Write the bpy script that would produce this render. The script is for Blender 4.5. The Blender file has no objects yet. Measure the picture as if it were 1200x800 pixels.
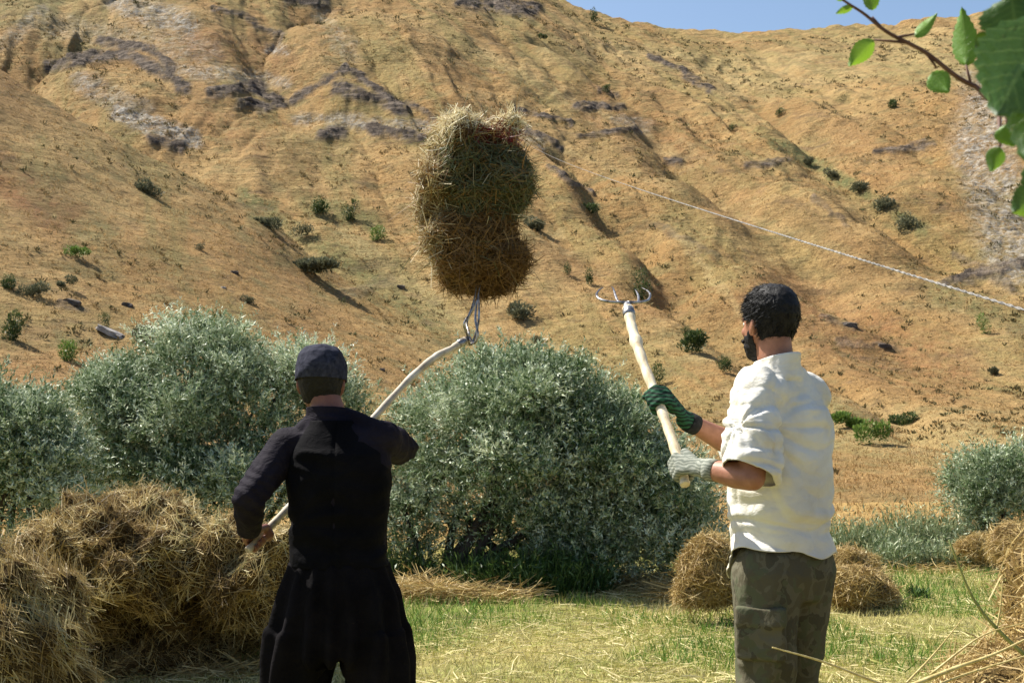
import bpy, bmesh, math, random
import numpy as np
from mathutils import Vector, Matrix
from mathutils import noise as mnoise
random.seed(7); RNG = np.random.default_rng(11)
S = bpy.context.scene
# ------------------------------------------------------------------ camera, sky, sun, exposure
CAMZ, FPX, PITCH = 1.5, 1500.0, math.radians(2.67)
cam_d = bpy.data.cameras.new('camera'); cam = bpy.data.objects.new('camera', cam_d)
S.collection.objects.link(cam); S.camera = cam
cam.location = (0, 0, CAMZ); cam.rotation_euler = (math.pi/2 + PITCH, 0, 0)
cam_d.sensor_width = 36; cam_d.lens = FPX/1200*36; cam_d.clip_start = .05; cam_d.clip_end = 3000
cam_d.dof.use_dof = True; cam_d.dof.focus_distance = 5.2; cam_d.dof.aperture_fstop = 14
SUN = Vector((-.53, .32, .79)).normalized()
elev = math.asin(SUN.z); azim = math.atan2(SUN.x, SUN.y)
w = bpy.data.worlds.new("World"); S.world = w; w.use_nodes = True
nt = w.node_tree; bg = nt.nodes['Background']
sky = nt.nodes.new('ShaderNodeTexSky'); sky.sky_type = 'NISHITA'; sky.sun_disc = False
sky.sun_elevation = elev; sky.sun_rotation = azim; sky.altitude = 600; sky.air_density = 1.15; sky.dust_density = 2.6; sky.ozone_density = 3.0
nt.links.new(sky.outputs[0], bg.inputs[0]); bg.inputs[1].default_value = .078
sd = bpy.data.lights.new('sun', 'SUN'); so = bpy.data.objects.new('sun', sd); S.collection.objects.link(so)
so.rotation_euler = SUN.to_track_quat('Z', 'Y').to_euler(); so.location = (-20, 5, 40)
sd.energy = 5.0; sd.angle = math.radians(.5); sd.color = (1, .95, .86)
vs = S.view_settings; vs.view_transform = 'Standard'; vs.look = 'None'; vs.gamma = 1; vs.exposure = 1.0; vs.use_curve_mapping = False

# ------------------------------------------------------------------ helpers
def P(u, v, d):
    """world point at photograph position (u, v), d metres ahead of the camera (along y)"""
    cp, sp = math.cos(PITCH), math.sin(PITCH)
    a, b = (u-600)/FPX, (400-v)/FPX
    x, y, z = a, cp - b*sp, sp + b*cp
    return Vector((x/y*d, d, CAMZ + z/y*d))
def proj(x, y, z):
    cp, sp = math.cos(PITCH), math.sin(PITCH)
    zz = z-CAMZ; dep = y*cp + zz*sp; up = -y*sp + zz*cp
    return 600 + FPX*x/dep, 400 - FPX*up/dep
def tag(o, label=None, cat=None, group=None, kind=None):
    if label: o['label'] = label
    if cat: o['category'] = cat
    if group: o['group'] = group
    if kind: o['kind'] = kind
    return o
def empty(name, loc):
    o = bpy.data.objects.new(name, None); S.collection.objects.link(o); o.location = loc; o.empty_display_size = .1
    return o
def link_mesh(name, me, parent=None, mat=None, origin=None):
    if origin is not None: me.transform(Matrix.Translation(-Vector(origin)))
    o = bpy.data.objects.new(name, me); S.collection.objects.link(o)
    if mat: me.materials.append(mat)
    if origin is not None: o.location = origin
    if parent:
        o.parent = parent
        # children hold world-space vertices: cancel the parent's offset
        o.location = Vector(o.location) - parent.location
    return o
def np_mesh(name, V, F, tint=None, smooth=False, attrs=None):
    me = bpy.data.meshes.new(name); V = np.asarray(V, dtype=np.float32); F = np.asarray(F, dtype=np.int32)
    n, k = F.shape
    me.vertices.add(len(V)); me.vertices.foreach_set('co', V.ravel())
    me.loops.add(n*k); me.loops.foreach_set('vertex_index', F.ravel())
    me.polygons.add(n); me.polygons.foreach_set('loop_start', np.arange(0, n*k, k, dtype=np.int32))
    me.polygons.foreach_set('loop_total', np.full(n, k, dtype=np.int32))
    if smooth: me.polygons.foreach_set('use_smooth', np.ones(n, dtype=bool))
    me.update(calc_edges=True)
    A = dict(attrs or {})
    if tint is not None: A['tint'] = tint
    for kname, val in A.items():
        a = me.attributes.new(kname, 'FLOAT', 'POINT'); a.data.foreach_set('value', np.asarray(val, dtype=np.float32))
    return me
def hash2(ix, iy, seed):
    h = (ix*374761393 + iy*668265263 + seed*974634777) & 0xffffffff
    h = ((h ^ (h >> 13))*1274126177) & 0xffffffff
    return ((h ^ (h >> 16)) & 0xffff)/65535.0
def vn(x, y, seed=0):
    x = np.asarray(x, float); y = np.asarray(y, float)
    ix = np.floor(x).astype(np.int64); iy = np.floor(y).astype(np.int64); fx = x-ix; fy = y-iy
    fx = fx*fx*fx*(fx*(fx*6-15)+10); fy = fy*fy*fy*(fy*(fy*6-15)+10)
    a = hash2(ix, iy, seed); b = hash2(ix+1, iy, seed); c = hash2(ix, iy+1, seed); d = hash2(ix+1, iy+1, seed)
    return (a*(1-fx)+b*fx)*(1-fy)+(c*(1-fx)+d*fx)*fy
def fbm(x, y, seed=0, oct=4, gain=.5):
    s = 0; a = 1; t = 0
    for i in range(oct):
        s = s + a*vn(x*2**i + 13.7*i, y*2**i - 7.3*i, seed+i); t += a; a *= gain
    return s/t
def sm(a, b, x):
    t = np.clip((np.asarray(x, float)-a)/(b-a), 0, 1); return t*t*(3-2*t)

# ------------------------------------------------------------------ material helpers
def mat(name, rough=.8, spec=.3):
    m = bpy.data.materials.new(name); m.use_nodes = True; n = m.node_tree
    b = n.nodes['Principled BSDF']; b.inputs['Roughness'].default_value = rough
    b.inputs['Specular IOR Level'].default_value = spec
    return m, n, b
def N(n, t, **kw):
    x = n.nodes.new('ShaderNode'+t)
    for k, v in kw.items():
        if k in x.inputs.keys(): x.inputs[k].default_value = v
        else: setattr(x, k, v)
    return x
def noise_tex(n, scale, detail=6, rough=.6, vec=None, dist=0):
    x = N(n, 'TexNoise', Scale=scale, Detail=detail, Roughness=rough, Distortion=dist)
    if vec is not None: n.links.new(vec, x.inputs['Vector'])
    return x.outputs['Fac']
def ramp(n, fac, stops, interp='LINEAR'):
    r = n.nodes.new('ShaderNodeValToRGB'); cr = r.color_ramp; cr.interpolation = interp
    while len(cr.elements) < len(stops): cr.elements.new(.5)
    for e, (p, c) in zip(cr.elements, stops):
        e.position = p; e.color = (c[0], c[1], c[2], 1) if len(c) == 3 else c
    n.links.new(fac, r.inputs[0]); return r.outputs[0]
def mix(n, fac, a, b, mode='MIX'):
    x = n.nodes.new('ShaderNodeMix'); x.data_type = 'RGBA'; x.blend_type = mode
    for i, v in ((0, fac), (6, a), (7, b)):
        if isinstance(v, (int, float)): x.inputs[i].default_value = v
        elif isinstance(v, tuple): x.inputs[i].default_value = (*v, 1)
        else: n.links.new(v, x.inputs[i])
    return x.outputs[2]
def math_(n, op, a, b=0.0, clamp=False):
    x = n.nodes.new('ShaderNodeMath'); x.operation = op; x.use_clamp = clamp
    for i, v in enumerate((a, b)):
        if isinstance(v, (int, float)): x.inputs[i].default_value = v
        else: n.links.new(v, x.inputs[i])
    return x.outputs[0]
def attr(n, name):
    x = n.nodes.new('ShaderNodeAttribute'); x.attribute_name = name; return x.outputs['Fac']
def bump(n, b, h, strength=.5, dist=.02, prev=None):
    x = n.nodes.new('ShaderNodeBump'); x.inputs['Strength'].default_value = strength; x.inputs['Distance'].default_value = dist
    n.links.new(h, x.inputs['Height'])
    if prev is not None: n.links.new(prev, x.inputs['Normal'])
    n.links.new(x.outputs[0], b.inputs['Normal']); return x.outputs[0]
def objco(n, scale=(1, 1, 1)):
    t = n.nodes.new('ShaderNodeNewGeometry'); mp = n.nodes.new('ShaderNodeMapping'); mp.inputs['Scale'].default_value = scale
    n.links.new(t.outputs['Position'], mp.inputs[0]); return mp.outputs[0]
def thin_mat(name, stops, rough=.6, spec=.3, trans=.25, back=None, noise_scale=None):
    """leaf / straw material: colour by the per-strand 'tint' attribute, some light let through"""
    m, n, b = mat(name, rough, spec)
    col = ramp(n, attr(n, 'tint'), stops)
    if back is not None:
        g = n.nodes.new('ShaderNodeNewGeometry'); bc = ramp(n, attr(n, 'tint'), back)
        col = mix(n, g.outputs['Backfacing'], col, bc)
    n.links.new(col, b.inputs['Base Color'])
    tr = n.nodes.new('ShaderNodeBsdfTranslucent'); n.links.new(col, tr.inputs[0])
    ms = n.nodes.new('ShaderNodeMixShader'); ms.inputs[0].default_value = trans
    n.links.new(b.outputs[0], ms.inputs[1]); n.links.new(tr.outputs[0], ms.inputs[2])
    n.links.new(ms.outputs[0], n.nodes['Material Output'].inputs[0]); return m

# ------------------------------------------------------------------ terrain
SKY_U = [-900, 0, 500, 600, 650, 700, 780, 850, 930, 1000, 1100, 1200, 1500, 2200]
SKY_V = [-110, -90, -55, -34, -16, 6, 19, 29, 27, 22, 10, 0, -30, -60]
def field(x, y):
    g = .03 - .022*np.clip(y, 0, 22) + .035*np.clip(x, -3, 3)*(1-sm(6, 12, y))
    g = g + .10*np.exp(-((x-1.1)**2+(y-4.2)**2)/1.6) - .02*np.exp(-((x+.7)**2+(y-4.5)**2)/1.5)
    return g + .05*(fbm(x*.5, y*.5, 3, 3)-.5) + .015*(fbm(x*3, y*3, 5, 3)-.5)
GULLIES = []   # (world polyline, depth, width): long diagonal gullies cut into the slope
def H(x, y):
    x = np.asarray(x, float); y = np.asarray(y, float)
    g = field(x, y)
    ys = np.maximum(y, 1.0); u = 600 + FPX*x/ys
    # far slope
    left = sm(1000, 200, u)
    s = .52 + .10*left + .04*sm(1000, 1300, u)
    k = 9.0; t = (y-64)/k
    soft = k*np.log1p(np.exp(np.clip(t, -30, 30)))
    soft = np.where(t > 30, y-64, soft)
    z = .045*np.maximum(y-20, 0) + s*soft
    amp = sm(58, 120, y)
    wx = 26*(fbm(x*.028, y*.028, 21, 3)-.5); q = x + y/3.5 + wx
    rid = np.abs(np.sin(math.pi*(q-59)/21))**.75
    z = z + amp*3.2*(rid-.55)
    q2 = x*.9 + y/2.2 + 8*(fbm(x*.05+9, y*.05, 33, 3)-.5)
    z = z + amp*1.5*(np.abs(np.sin(math.pi*q2/9.3))-.5)
    z = z + amp*5*(fbm(x*.035, y*.05, 41, 4)-.5) + sm(30, 80, y)*1.6*(fbm(x*.12, y*.16, 44, 4)-.5)
    # rocky knolls
    for (cx, cy, r1, r2, hh) in ((-40, 138, 9, 5, 5), (-26, 131, 7, 4, 4), (-17, 136, 7, 5, 5.5), (-36, 122, 7, 5, 3), (-5, 150, 6, 5, 4), (14, 128, 6, 4, 2.5)):
        z = z + hh*np.exp(-((x-cx)/r1)**2-((y-cy)/r2)**2)
    # gentle undulation nearer
    z = z + sm(20, 40, y)*1.1*(fbm(x*.06+4, y*.06, 51, 3)-.5)*sm(120, 60, y)
    # near spur on the left, its crest falling to the right
    cy = 66 + 5*(fbm(x*.08, x*0+3, 61, 2)-.5)
    T = .040 + .56*(-x/ys) + .012*(fbm(x*.15, y*.02, 62, 3)-.5)
    T = np.where(T > .3, .3 + (T-.3)*.35, T)
    crest = 1.5 + cy*T
    f = np.clip((y-22)/(cy-22), 0, 1.0)
    rise = crest*(.30*f + .70*f*f*(1.6-.6*f))*sm(-.01, .06, T+.01)
    fall = np.maximum(y-cy, 0)*.42
    sp = np.where(y < cy, rise, crest - fall) + sm(26, 50, y)*.7*(fbm(x*.14, y*.12, 63, 4)-.5)
    kk = 1.2; hi = np.maximum(z, sp); lo = np.minimum(z, sp); z = hi + kk*np.log1p(np.exp(np.clip(-(hi-lo)/kk, -30, 0))) - kk*math.log(2)*sm(1, 0, np.abs(hi-lo)/6)
    z = np.where(y < 20, 0, z*sm(20, 27, y))
    # skyline
    row = np.interp(u, SKY_U, SKY_V); yc = 178.
    ceil = 1.5 + yc*(470-row)/FPX + .9*(fbm(x*.08, y*.08, 71, 4)-.5) - .10*np.maximum(y-yc, 0) + .43*np.minimum(y-yc, 0) + 200*sm(92, 55, y)
    kk = 2.5; lo = np.minimum(z, ceil); hi = np.maximum(z, ceil); z = lo - kk*np.log1p(np.exp(np.clip(-(hi-lo)/kk, -30, 0)))
    qd = x + y/2.6; fold = fbm(qd*.16+2.5*fbm(x*.05, y*.05, 90, 2), (y-x)*.018, 91, 4, .55)
    z = z + sm(60, 100, y)*sm(300, 165, y)*1.9*(-np.sqrt((fold-.5)**2+.004)*2+.25)
    for pts, dep, wd in GULLIES:
        best = np.full(np.shape(x), 1e9); sgn = np.zeros(np.shape(x)); tt = np.zeros(np.shape(x)); m = len(pts)-1
        xw = x + 2.2*(fbm(x*.11, y*.11, 95, 3)-.5)*2; yw = y + 2.0*(fbm(x*.11+9, y*.11, 96, 3)-.5)*2
        for i in range(m):
            (x0, y0), (x1, y1) = pts[i], pts[i+1]; ex, ey = x1-x0, y1-y0; t = np.clip(((xw-x0)*ex+(yw-y0)*ey)/(ex*ex+ey*ey), 0, 1)
            d_ = np.hypot(xw-x0-t*ex, yw-y0-t*ey); cr = np.sign(ex*(yw-y0)-ey*(xw-x0)); k_ = d_ < best
            best = np.where(k_, d_, best); sgn = np.where(k_, cr, sgn); tt = np.where(k_, (i+t)/m, tt)
        sd_ = best*sgn; fade = sm(0, .15, tt)*sm(1.0, .82, tt)
        z = z + fade*dep*.8*(-np.exp(-(sd_/(wd*.45))**2) + .75*np.exp(-((sd_+wd*.9)/(wd*.8))**2) + .35*np.exp(-((sd_-wd)/(wd*.8))**2))
    z = z + sm(24, 60, y)*.35*(fbm(x*.5, y*.5, 81, 4, .6)-.5) + sm(60, 110, y)*.9*(fbm(x*.28, y*.3, 85, 4, .6)-.5)
    return g + z
def hz(x, y): return float(H(np.array([x]), np.array([y]))[0])
def hit(u, v):
    """where the sight line through photograph position (u, v) meets the terrain"""
    ys = np.concatenate([np.linspace(5, 40, 700), np.linspace(40, 190, 1500)])
    a = P(u, v, 1.0); dx, dz = a.x, a.z-CAMZ
    zz = H(dx*ys, ys); k = np.argmax(zz > CAMZ+dz*ys)
    y = float(ys[k]); return Vector((dx*y, y, float(zz[k])))

_g = []
for line, dep, wd in (([(640,165),(705,240),(780,320),(850,410),(900,470)], 1.5, 3.6), ([(700,120),(800,185),(880,250),(960,330),(1040,430)], 1.6, 4.2), ([(830,90),(930,165),(1010,222),(1090,282),(1150,330)], 1.8, 4.5),
                      ([(560,120),(620,210),(660,290),(700,350)], 1.1, 3.0), ([(930,420),(1010,470),(1100,530)], .7, 2.5), ([(600,40),(690,90),(790,150)], 1.6, 4.5)):
    _g.append(([tuple(hit(*q))[:2] for q in line], dep, wd))
GULLIES += _g
# strokes of rock, scree and green laid on the slope: (list of photo points, half width, strength)
ROCK = [([(55,78),(95,76)],6,1),([(83,69),(150,64),(183,83),(217,102)],7,1),([(120,50),(175,56),(200,80)],6,.9),([(250,110),(300,103),(329,122)],8,1),([(279,124),(329,126)],5,1),
 ([(342,118),(408,79),(470,123)],5,.95),([(395,104),(475,127)],8,1),([(375,158),(402,158)],7,1),([(433,150),(500,166)],6,1),([(178,163),(210,176)],6,1),
 ([(333,-2),(378,4)],7,1),([(545,2),(622,10)],10,1),([(250,8),(290,22),(329,44)],4,.7),([(675,122),(727,126)],5,.9),([(762,67),(800,85),(830,106)],5,1),
 ([(617,152),(657,176)],4,.9),([(605,128),(669,146)],4,.9),([(675,160),(745,152)],4,.8),([(778,188),(798,190)],4,.9),([(873,194),(925,190)],4,.7),
 ([(646,195),(692,228)],3.5,.8),([(1025,176),(1095,168)],4,.8),([(700,105),(725,110)],4,.8),([(480,120),(510,135)],4,.8),([(1110,330),(1200,308)],7,.8),
 ([(950,230),(990,262)],3,.5),([(1120,300),(1190,340)],5,.6),([(760,262),(840,300)],3,.4),([(985,400),(1050,408)],4,.5),([(960,375),(1000,385)],4,.5),([(70,356),(100,362)],4,.6),([(400,345),(460,330)],6,.3)]
SCREE = [([(137,2),(221,30)],15,1),([(195,78),(335,98)],9,.75),([(142,133),(225,163)],11,1.3),([(96,96),(167,129)],13,.7),([(350,138),(500,150)],8,.9),([(315,58),(335,60)],5,1),
 ([(0,54),(50,12)],9,.55),([(60,30),(250,60)],14,.45),([(1165,110),(1150,170),(1170,240),(1190,300)],34,1.0),([(1135,90),(1150,140)],14,.6),([(640,170),(600,150)],5,.7),([(725,140),(760,150)],8,.5),([(380,20),(410,60)],12,.4)]
GREEN = [([(285,228),(320,248)],10,.8),([(365,240),(440,262)],13,.6),([(300,253),(340,265),(400,300),(520,388)],11,.65),([(20,190),(130,300)],22,.35),([(80,290),(100,292)],6,.9),([(908,166),(996,216),(1080,268)],8,.85),
 ([(1100,345),(1200,380)],16,.6),([(0,20),(60,0)],16,.5),([(590,20),(620,60)],18,.35),([(70,395),(100,405)],9,.6),([(330,300),(380,310)],12,.5),([(800,210),(960,180)],20,.2),([(380,330),(540,400)],22,.25),([(0,370),(160,380)],14,.3),
 ([(960,470),(1030,505)],8,.4),([(600,420),(860,400)],20,.15),([(930,30),(1100,80)],25,.2),([(440,300),(560,420)],14,.3)]
RUST = [([(0,205),(70,250)],26,.9),([(240,50),(330,70)],20,.6),([(0,430),(180,440)],26,.5),([(900,350),(1110,430)],40,.7),([(700,130),(860,230)],40,.45),([(640,300),(760,350)],22,.4),([(230,110),(360,210)],24,.35),([(990,170),(1120,260)],35,.3)]
PALE = [([(620,160),(760,212),(900,262),(1060,320)],5,.25),([(790,270),(830,320),(880,380)],5,.5),([(400,270),(540,380)],10,.4),([(560,60),(760,160),(800,190)],6,.35),([(640,60),(800,70),(900,110)],14,.35),([(860,90),(1100,60)],30,.35),([(980,500),(1200,530)],30,.35)]
def paint(U, V, strokes, seed):
    out = np.zeros_like(U)
    wu = U + 14*(fbm(U/22, V/12, seed, 3)-.5); wv = V + 12*(fbm(U/22+50, V/12, seed+5, 3)-.5)
    nz = fbm(U/9, V/5, seed+9, 4, .65)
    for pts, hw, st in strokes:
        d = np.full(U.shape, 1e9)
        for (x0, y0), (x1, y1) in zip(pts[:-1], pts[1:]):
            L2 = (x1-x0)**2+(y1-y0)**2
            t = np.clip(((wu-x0)*(x1-x0)+(wv-y0)*(y1-y0))/L2, 0, 1)
            d = np.minimum(d, np.hypot(wu-(x0+t*(x1-x0)), wv-(y0+t*(y1-y0))))
        m = sm(1.5, .45, d/hw)*st*np.clip(.35+1.5*(nz-.18), 0, 1.2)
        out = np.maximum(out, m)
    return out
def grid_mesh(name, tx, yy, with_paint):
    TX, Y = np.meshgrid(tx, yy); X = TX*np.maximum(Y, 4.0) if with_paint else TX*np.maximum(Y+3, 8.0)
    Z = H(X, Y); at = {}
    if with_paint:
        U, V = proj(X, Y, Z)
        at = dict(rock=paint(U, V, ROCK, 101), scree=paint(U, V, SCREE, 131), green=paint(U, V, GREEN, 151), rust=paint(U, V, RUST, 171), pale=paint(U, V, PALE, 191))
        # ledges stand out of the slope where the rock is bare
        Z = Z + .62*at['rock']*(fbm(X*1.2+Z*.6, Z*2.6, 7, 5, .75)-.2) + .35*np.clip(at['scree'], 0, 1)*(fbm(X*2, Y*2, 8, 3)-.5)
        at = {k: v.ravel() for k, v in at.items()}
    nr, nc = X.shape; i = np.arange(nr*nc).reshape(nr, nc)
    F = np.stack([i[:-1, :-1], i[:-1, 1:], i[1:, 1:], i[1:, :-1]], -1).reshape(-1, 4)
    return np_mesh(name, np.stack([X, Y, Z], -1).reshape(-1, 3), F, smooth=True, attrs=at)

def hill_material():
    m, n, b = mat('dry_hillside', .95, .08)
    co = objco(n)
    n1 = noise_tex(n, .09, 8, .6, co); n2 = noise_tex(n, .5, 8, .65, objco(n, (1, 1, 1.6))); n3 = noise_tex(n, 2.6, 8, .7, co); n4 = noise_tex(n, 9, 5, .7, co)
    c = ramp(n, n1, [(.30, (.29, .175, .068)), (.45, (.37, .225, .088)), (.58, (.42, .28, .118)), (.72, (.33, .235, .09))])
    c = mix(n, ramp(n, n2, [(.48, (0, 0, 0)), (.64, (1, 1, 1))]), c, (.235, .18, .075))
    sp_ = n.nodes.new('ShaderNodeSeparateXYZ'); n.links.new(co, sp_.inputs[0]); cb = n.nodes.new('ShaderNodeCombineXYZ')
    n.links.new(math_(n, 'MULTIPLY', math_(n, 'ADD', sp_.outputs[0], math_(n, 'MULTIPLY', sp_.outputs[1], .29)), .16), cb.inputs[0]); n.links.new(math_(n, 'MULTIPLY', sp_.outputs[1], .022), cb.inputs[1])
    dg_ = noise_tex(n, 1.0, 7, .6, cb.outputs[0], .35)
    c = mix(n, ramp(n, dg_, [(.34, (.5, .5, .5)), (.45, (0, 0, 0))]), c, (.26, .155, .065))
    c = mix(n, ramp(n, dg_, [(.50, (0, 0, 0)), (.56, (.65, .65, .65)), (.62, (0, 0, 0))]), c, (.24, .20, .075))
    c = mix(n, ramp(n, dg_, [(.62, (0, 0, 0)), (.72, (.7, .7, .7))]), c, (.48, .36, .17))
    c = mix(n, math_(n, 'MULTIPLY', attr(n, 'rust'), .8), c, (.27, .125, .055))
    c = mix(n, attr(n, 'pale'), c, (.46, .36, .17))
    gm = math_(n, 'MULTIPLY', attr(n, 'green'), 1.0, True)
    c = mix(n, gm, c, (.155, .165, .065))
    # tussocks and bare earth: fine dark and light speckle
    c = mix(n, ramp(n, n3, [(.36, (.6, .6, .6)), (.46, (0, 0, 0))]), c, (.17, .11, .05))
    c = mix(n, ramp(n, n3, [(.56, (0, 0, 0)), (.70, (.7, .7, .7))]), c, (.52, .385, .17))
    c = mix(n, ramp(n, n4, [(.38, (.5, .5, .5)), (.48, (0, 0, 0))]), c, (.17, .115, .055))
    bands = noise_tex(n, .45, 8, .7, objco(n, (.6, .6, 1.9)), .6)
    c = mix(n, ramp(n, bands, [(.56, (0, 0, 0)), (.68, (.65, .65, .65))]), c, (.17, .115, .065))
    c = mix(n, ramp(n, bands, [(.30, (.6, .6, .6)), (.42, (0, 0, 0))]), c, (.44, .33, .155))
    sc = noise_tex(n, 1.6, 7, .75, co)
    scol = ramp(n, sc, [(.36, (.11, .095, .075)), (.5, (.27, .235, .185)), (.64, (.52, .475, .40))])
    c = mix(n, math_(n, 'MULTIPLY', attr(n, 'scree'), math_(n, 'MULTIPLY', math_(n, 'SUBTRACT', n3, .36), 6.0, True), True), c, scol)
    rcol = ramp(n, noise_tex(n, 1.3, 6, .7, objco(n, (.5, .5, 2.5))), [(.35, (.035, .028, .022)), (.5, (.10, .078, .06)), (.62, (.20, .16, .125))])
    c = mix(n, math_(n, 'MULTIPLY', attr(n, 'rock'), 1.25, True), c, rcol)
    n.links.new(c, b.inputs['Base Color'])
    hsum = math_(n, 'ADD', math_(n, 'MULTIPLY', n3, .5), math_(n, 'MULTIPLY', n4, .14))
    pv = bump(n, b, hsum, 1.0, .55)
    bump(n, b, noise_tex(n, .8, 6, .65, objco(n, (.6, .6, 3))), .7, .6, pv)
    return m
def field_material():
    m, n, b = mat('mown_field', .95, .1)
    co = objco(n); n1 = noise_tex(n, .55, 6, .6, co); n2 = noise_tex(n, 7, 8, .7, co); n3 = noise_tex(n, 40, 4, .7, co)
    c = ramp(n, n1, [(.36, (.17, .21, .045)), (.5, (.32, .30, .10)), (.64, (.46, .38, .17))])
    c = mix(n, ramp(n, n2, [(.42, (.6, .6, .6)), (.55, (0, 0, 0))]), c, (.10, .075, .035))
    c = mix(n, ramp(n, n3, [(.55, (0, 0, 0)), (.68, (.8, .8, .8))]), c, (.50, .41, .2))
    sep = n.nodes.new('ShaderNodeSeparateXYZ'); n.links.new(co, sep.inputs[0])
    far = math_(n, 'ADD', math_(n, 'MULTIPLY', math_(n, 'SUBTRACT', sep.outputs[1], 13.5), .25), math_(n, 'MULTIPLY', math_(n, 'SUBTRACT', n1, .5), 1.5), True)
    c = mix(n, far, c, mix(n, ramp(n, n2, [(.4, (1, 1, 1)), (.55, (0, 0, 0))]), (.36, .235, .085), (.22, .15, .06)))
    n.links.new(c, b.inputs['Base Color'])
    bump(n, b, math_(n, 'ADD', n2, math_(n, 'MULTIPLY', n3, .3)), .8, .05)
    return m
M_HILL = hill_material(); M_FIELD = field_material()
tx = np.concatenate([np.linspace(-1.3, -.46, 70)[:-1], np.linspace(-.46, .46, 980), np.linspace(.46, 1.3, 70)[1:]])
yy = np.concatenate([np.geomspace(24, 62, 230)[:-1], np.linspace(62, 182, 560)[:-1], np.linspace(182, 420, 40)])
hill = link_mesh('hill', grid_mesh('hill', tx, yy, True), None, M_HILL); tag(hill, kind='structure')
gy = np.linspace(-14, 24, 260); gx = np.linspace(-1.6, 1.6, 300)
ground = link_mesh('ground', grid_mesh('ground', gx, gy, False), None, M_FIELD); tag(ground, kind='structure')

# ------------------------------------------------------------------ strands: straw, grass, leaves
def unit(v): return v/np.maximum(np.linalg.norm(v, axis=-1, keepdims=True), 1e-9)
def ribbons(Pt, D, L, W, bend=.3, tint=None, taper=.35, droop=0.0):
    """curved two-segment ribbons; Pt start, D direction, L length, W width"""
    n = len(Pt); D = unit(D); R = unit(RNG.normal(size=(n, 3))); side = unit(np.cross(D, R)); up = np.cross(side, D)
    L = np.broadcast_to(L, (n,))[:, None]; W = np.broadcast_to(W, (n,))[:, None]
    b = (RNG.random((n, 1))*2-1)*bend*L
    A = Pt; B = Pt + D*L*.5 + up*b*.5; C = Pt + D*L + up*b*.1; C[:, 2] -= (droop*L)[:, 0]; B[:, 2] -= (droop*L)[:, 0]*.2
    h = side*W*.5
    V = np.stack([A-h, A+h, B+h*.9, B-h*.9, C+h*taper, C-h*taper], 1).reshape(-1, 3)
    o = np.arange(n)[:, None]*6
    F = np.concatenate([o+np.array([[0, 1, 2, 3]]), o+np.array([[3, 2, 4, 5]])], 0)
    t = RNG.random(n) if tint is None else tint
    return V, F, np.repeat(t, 6)
def leaves(Pt, D, L, W, tint):
    """pointed leaves folded along the midrib"""
    n = len(Pt); D = unit(D); R = unit(RNG.normal(size=(n, 3))+np.array([0, 0, .9])); side = unit(np.cross(D, R)); up = np.cross(side, D)
    L = L[:, None]; W = W[:, None]; mid = Pt + D*L*.45 - up*W*.12
    V = np.stack([Pt, mid+side*W*.5+up*W*.15, Pt+D*L-up*L*.08, mid-side*W*.5+up*W*.15], 1).reshape(-1, 3)
    o = np.arange(n)[:, None]*4; F = o+np.array([[0, 1, 2, 3]])
    return V, F, np.repeat(tint, 4)
def cat(parts):
    Vs, Fs, Ts, o = [], [], [], 0
    for V, F, T in parts:
        Vs.append(V); Fs.append(F+o); Ts.append(T); o += len(V)
    return np.concatenate(Vs), np.concatenate(Fs), np.concatenate(Ts)

STRAW_STOPS = [(0, (.13, .08, .03)), (.3, (.30, .20, .07)), (.6, (.50, .37, .145)), (.85, (.66, .53, .26)), (1, (.76, .66, .42))]
M_STRAW = thin_mat('straw', STRAW_STOPS, .55, .35, .2)
M_HAYDARK = thin_mat('brown_hay', [(0, (.06, .04, .018)), (.30, (.25, .17, .065)), (.55, (.48, .36, .15)), (.8, (.72, .61, .33)), (1, (.24, .25, .09))], .6, .3, .2)
M_BUNDLE = thin_mat('mixed_hay', [(0, (.05, .028, .012)), (.22, (.17, .09, .03)), (.45, (.30, .18, .065)), (.54, (.15, .15, .07)), (.60, (.10, .125, .06)), (.67, (.17, .15, .075)), (.72, (.42, .31, .14)), (.9, (.74, .66, .43)), (1, (.17, .018, .016))], .55, .3, .22)
M_GRASS = thin_mat('field_grass', [(0, (.07, .16, .02)), (.35, (.17, .27, .045)), (.6, (.40, .37, .11)), (1, (.72, .62, .33))], .6, .25, .3)
M_HILLGRASS = thin_mat('dry_hill_grass', [(0, (.20, .17, .06)), (.3, (.30, .185, .07)), (.7, (.46, .29, .12)), (1, (.60, .42, .2))], .8, .1, .2)

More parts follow.
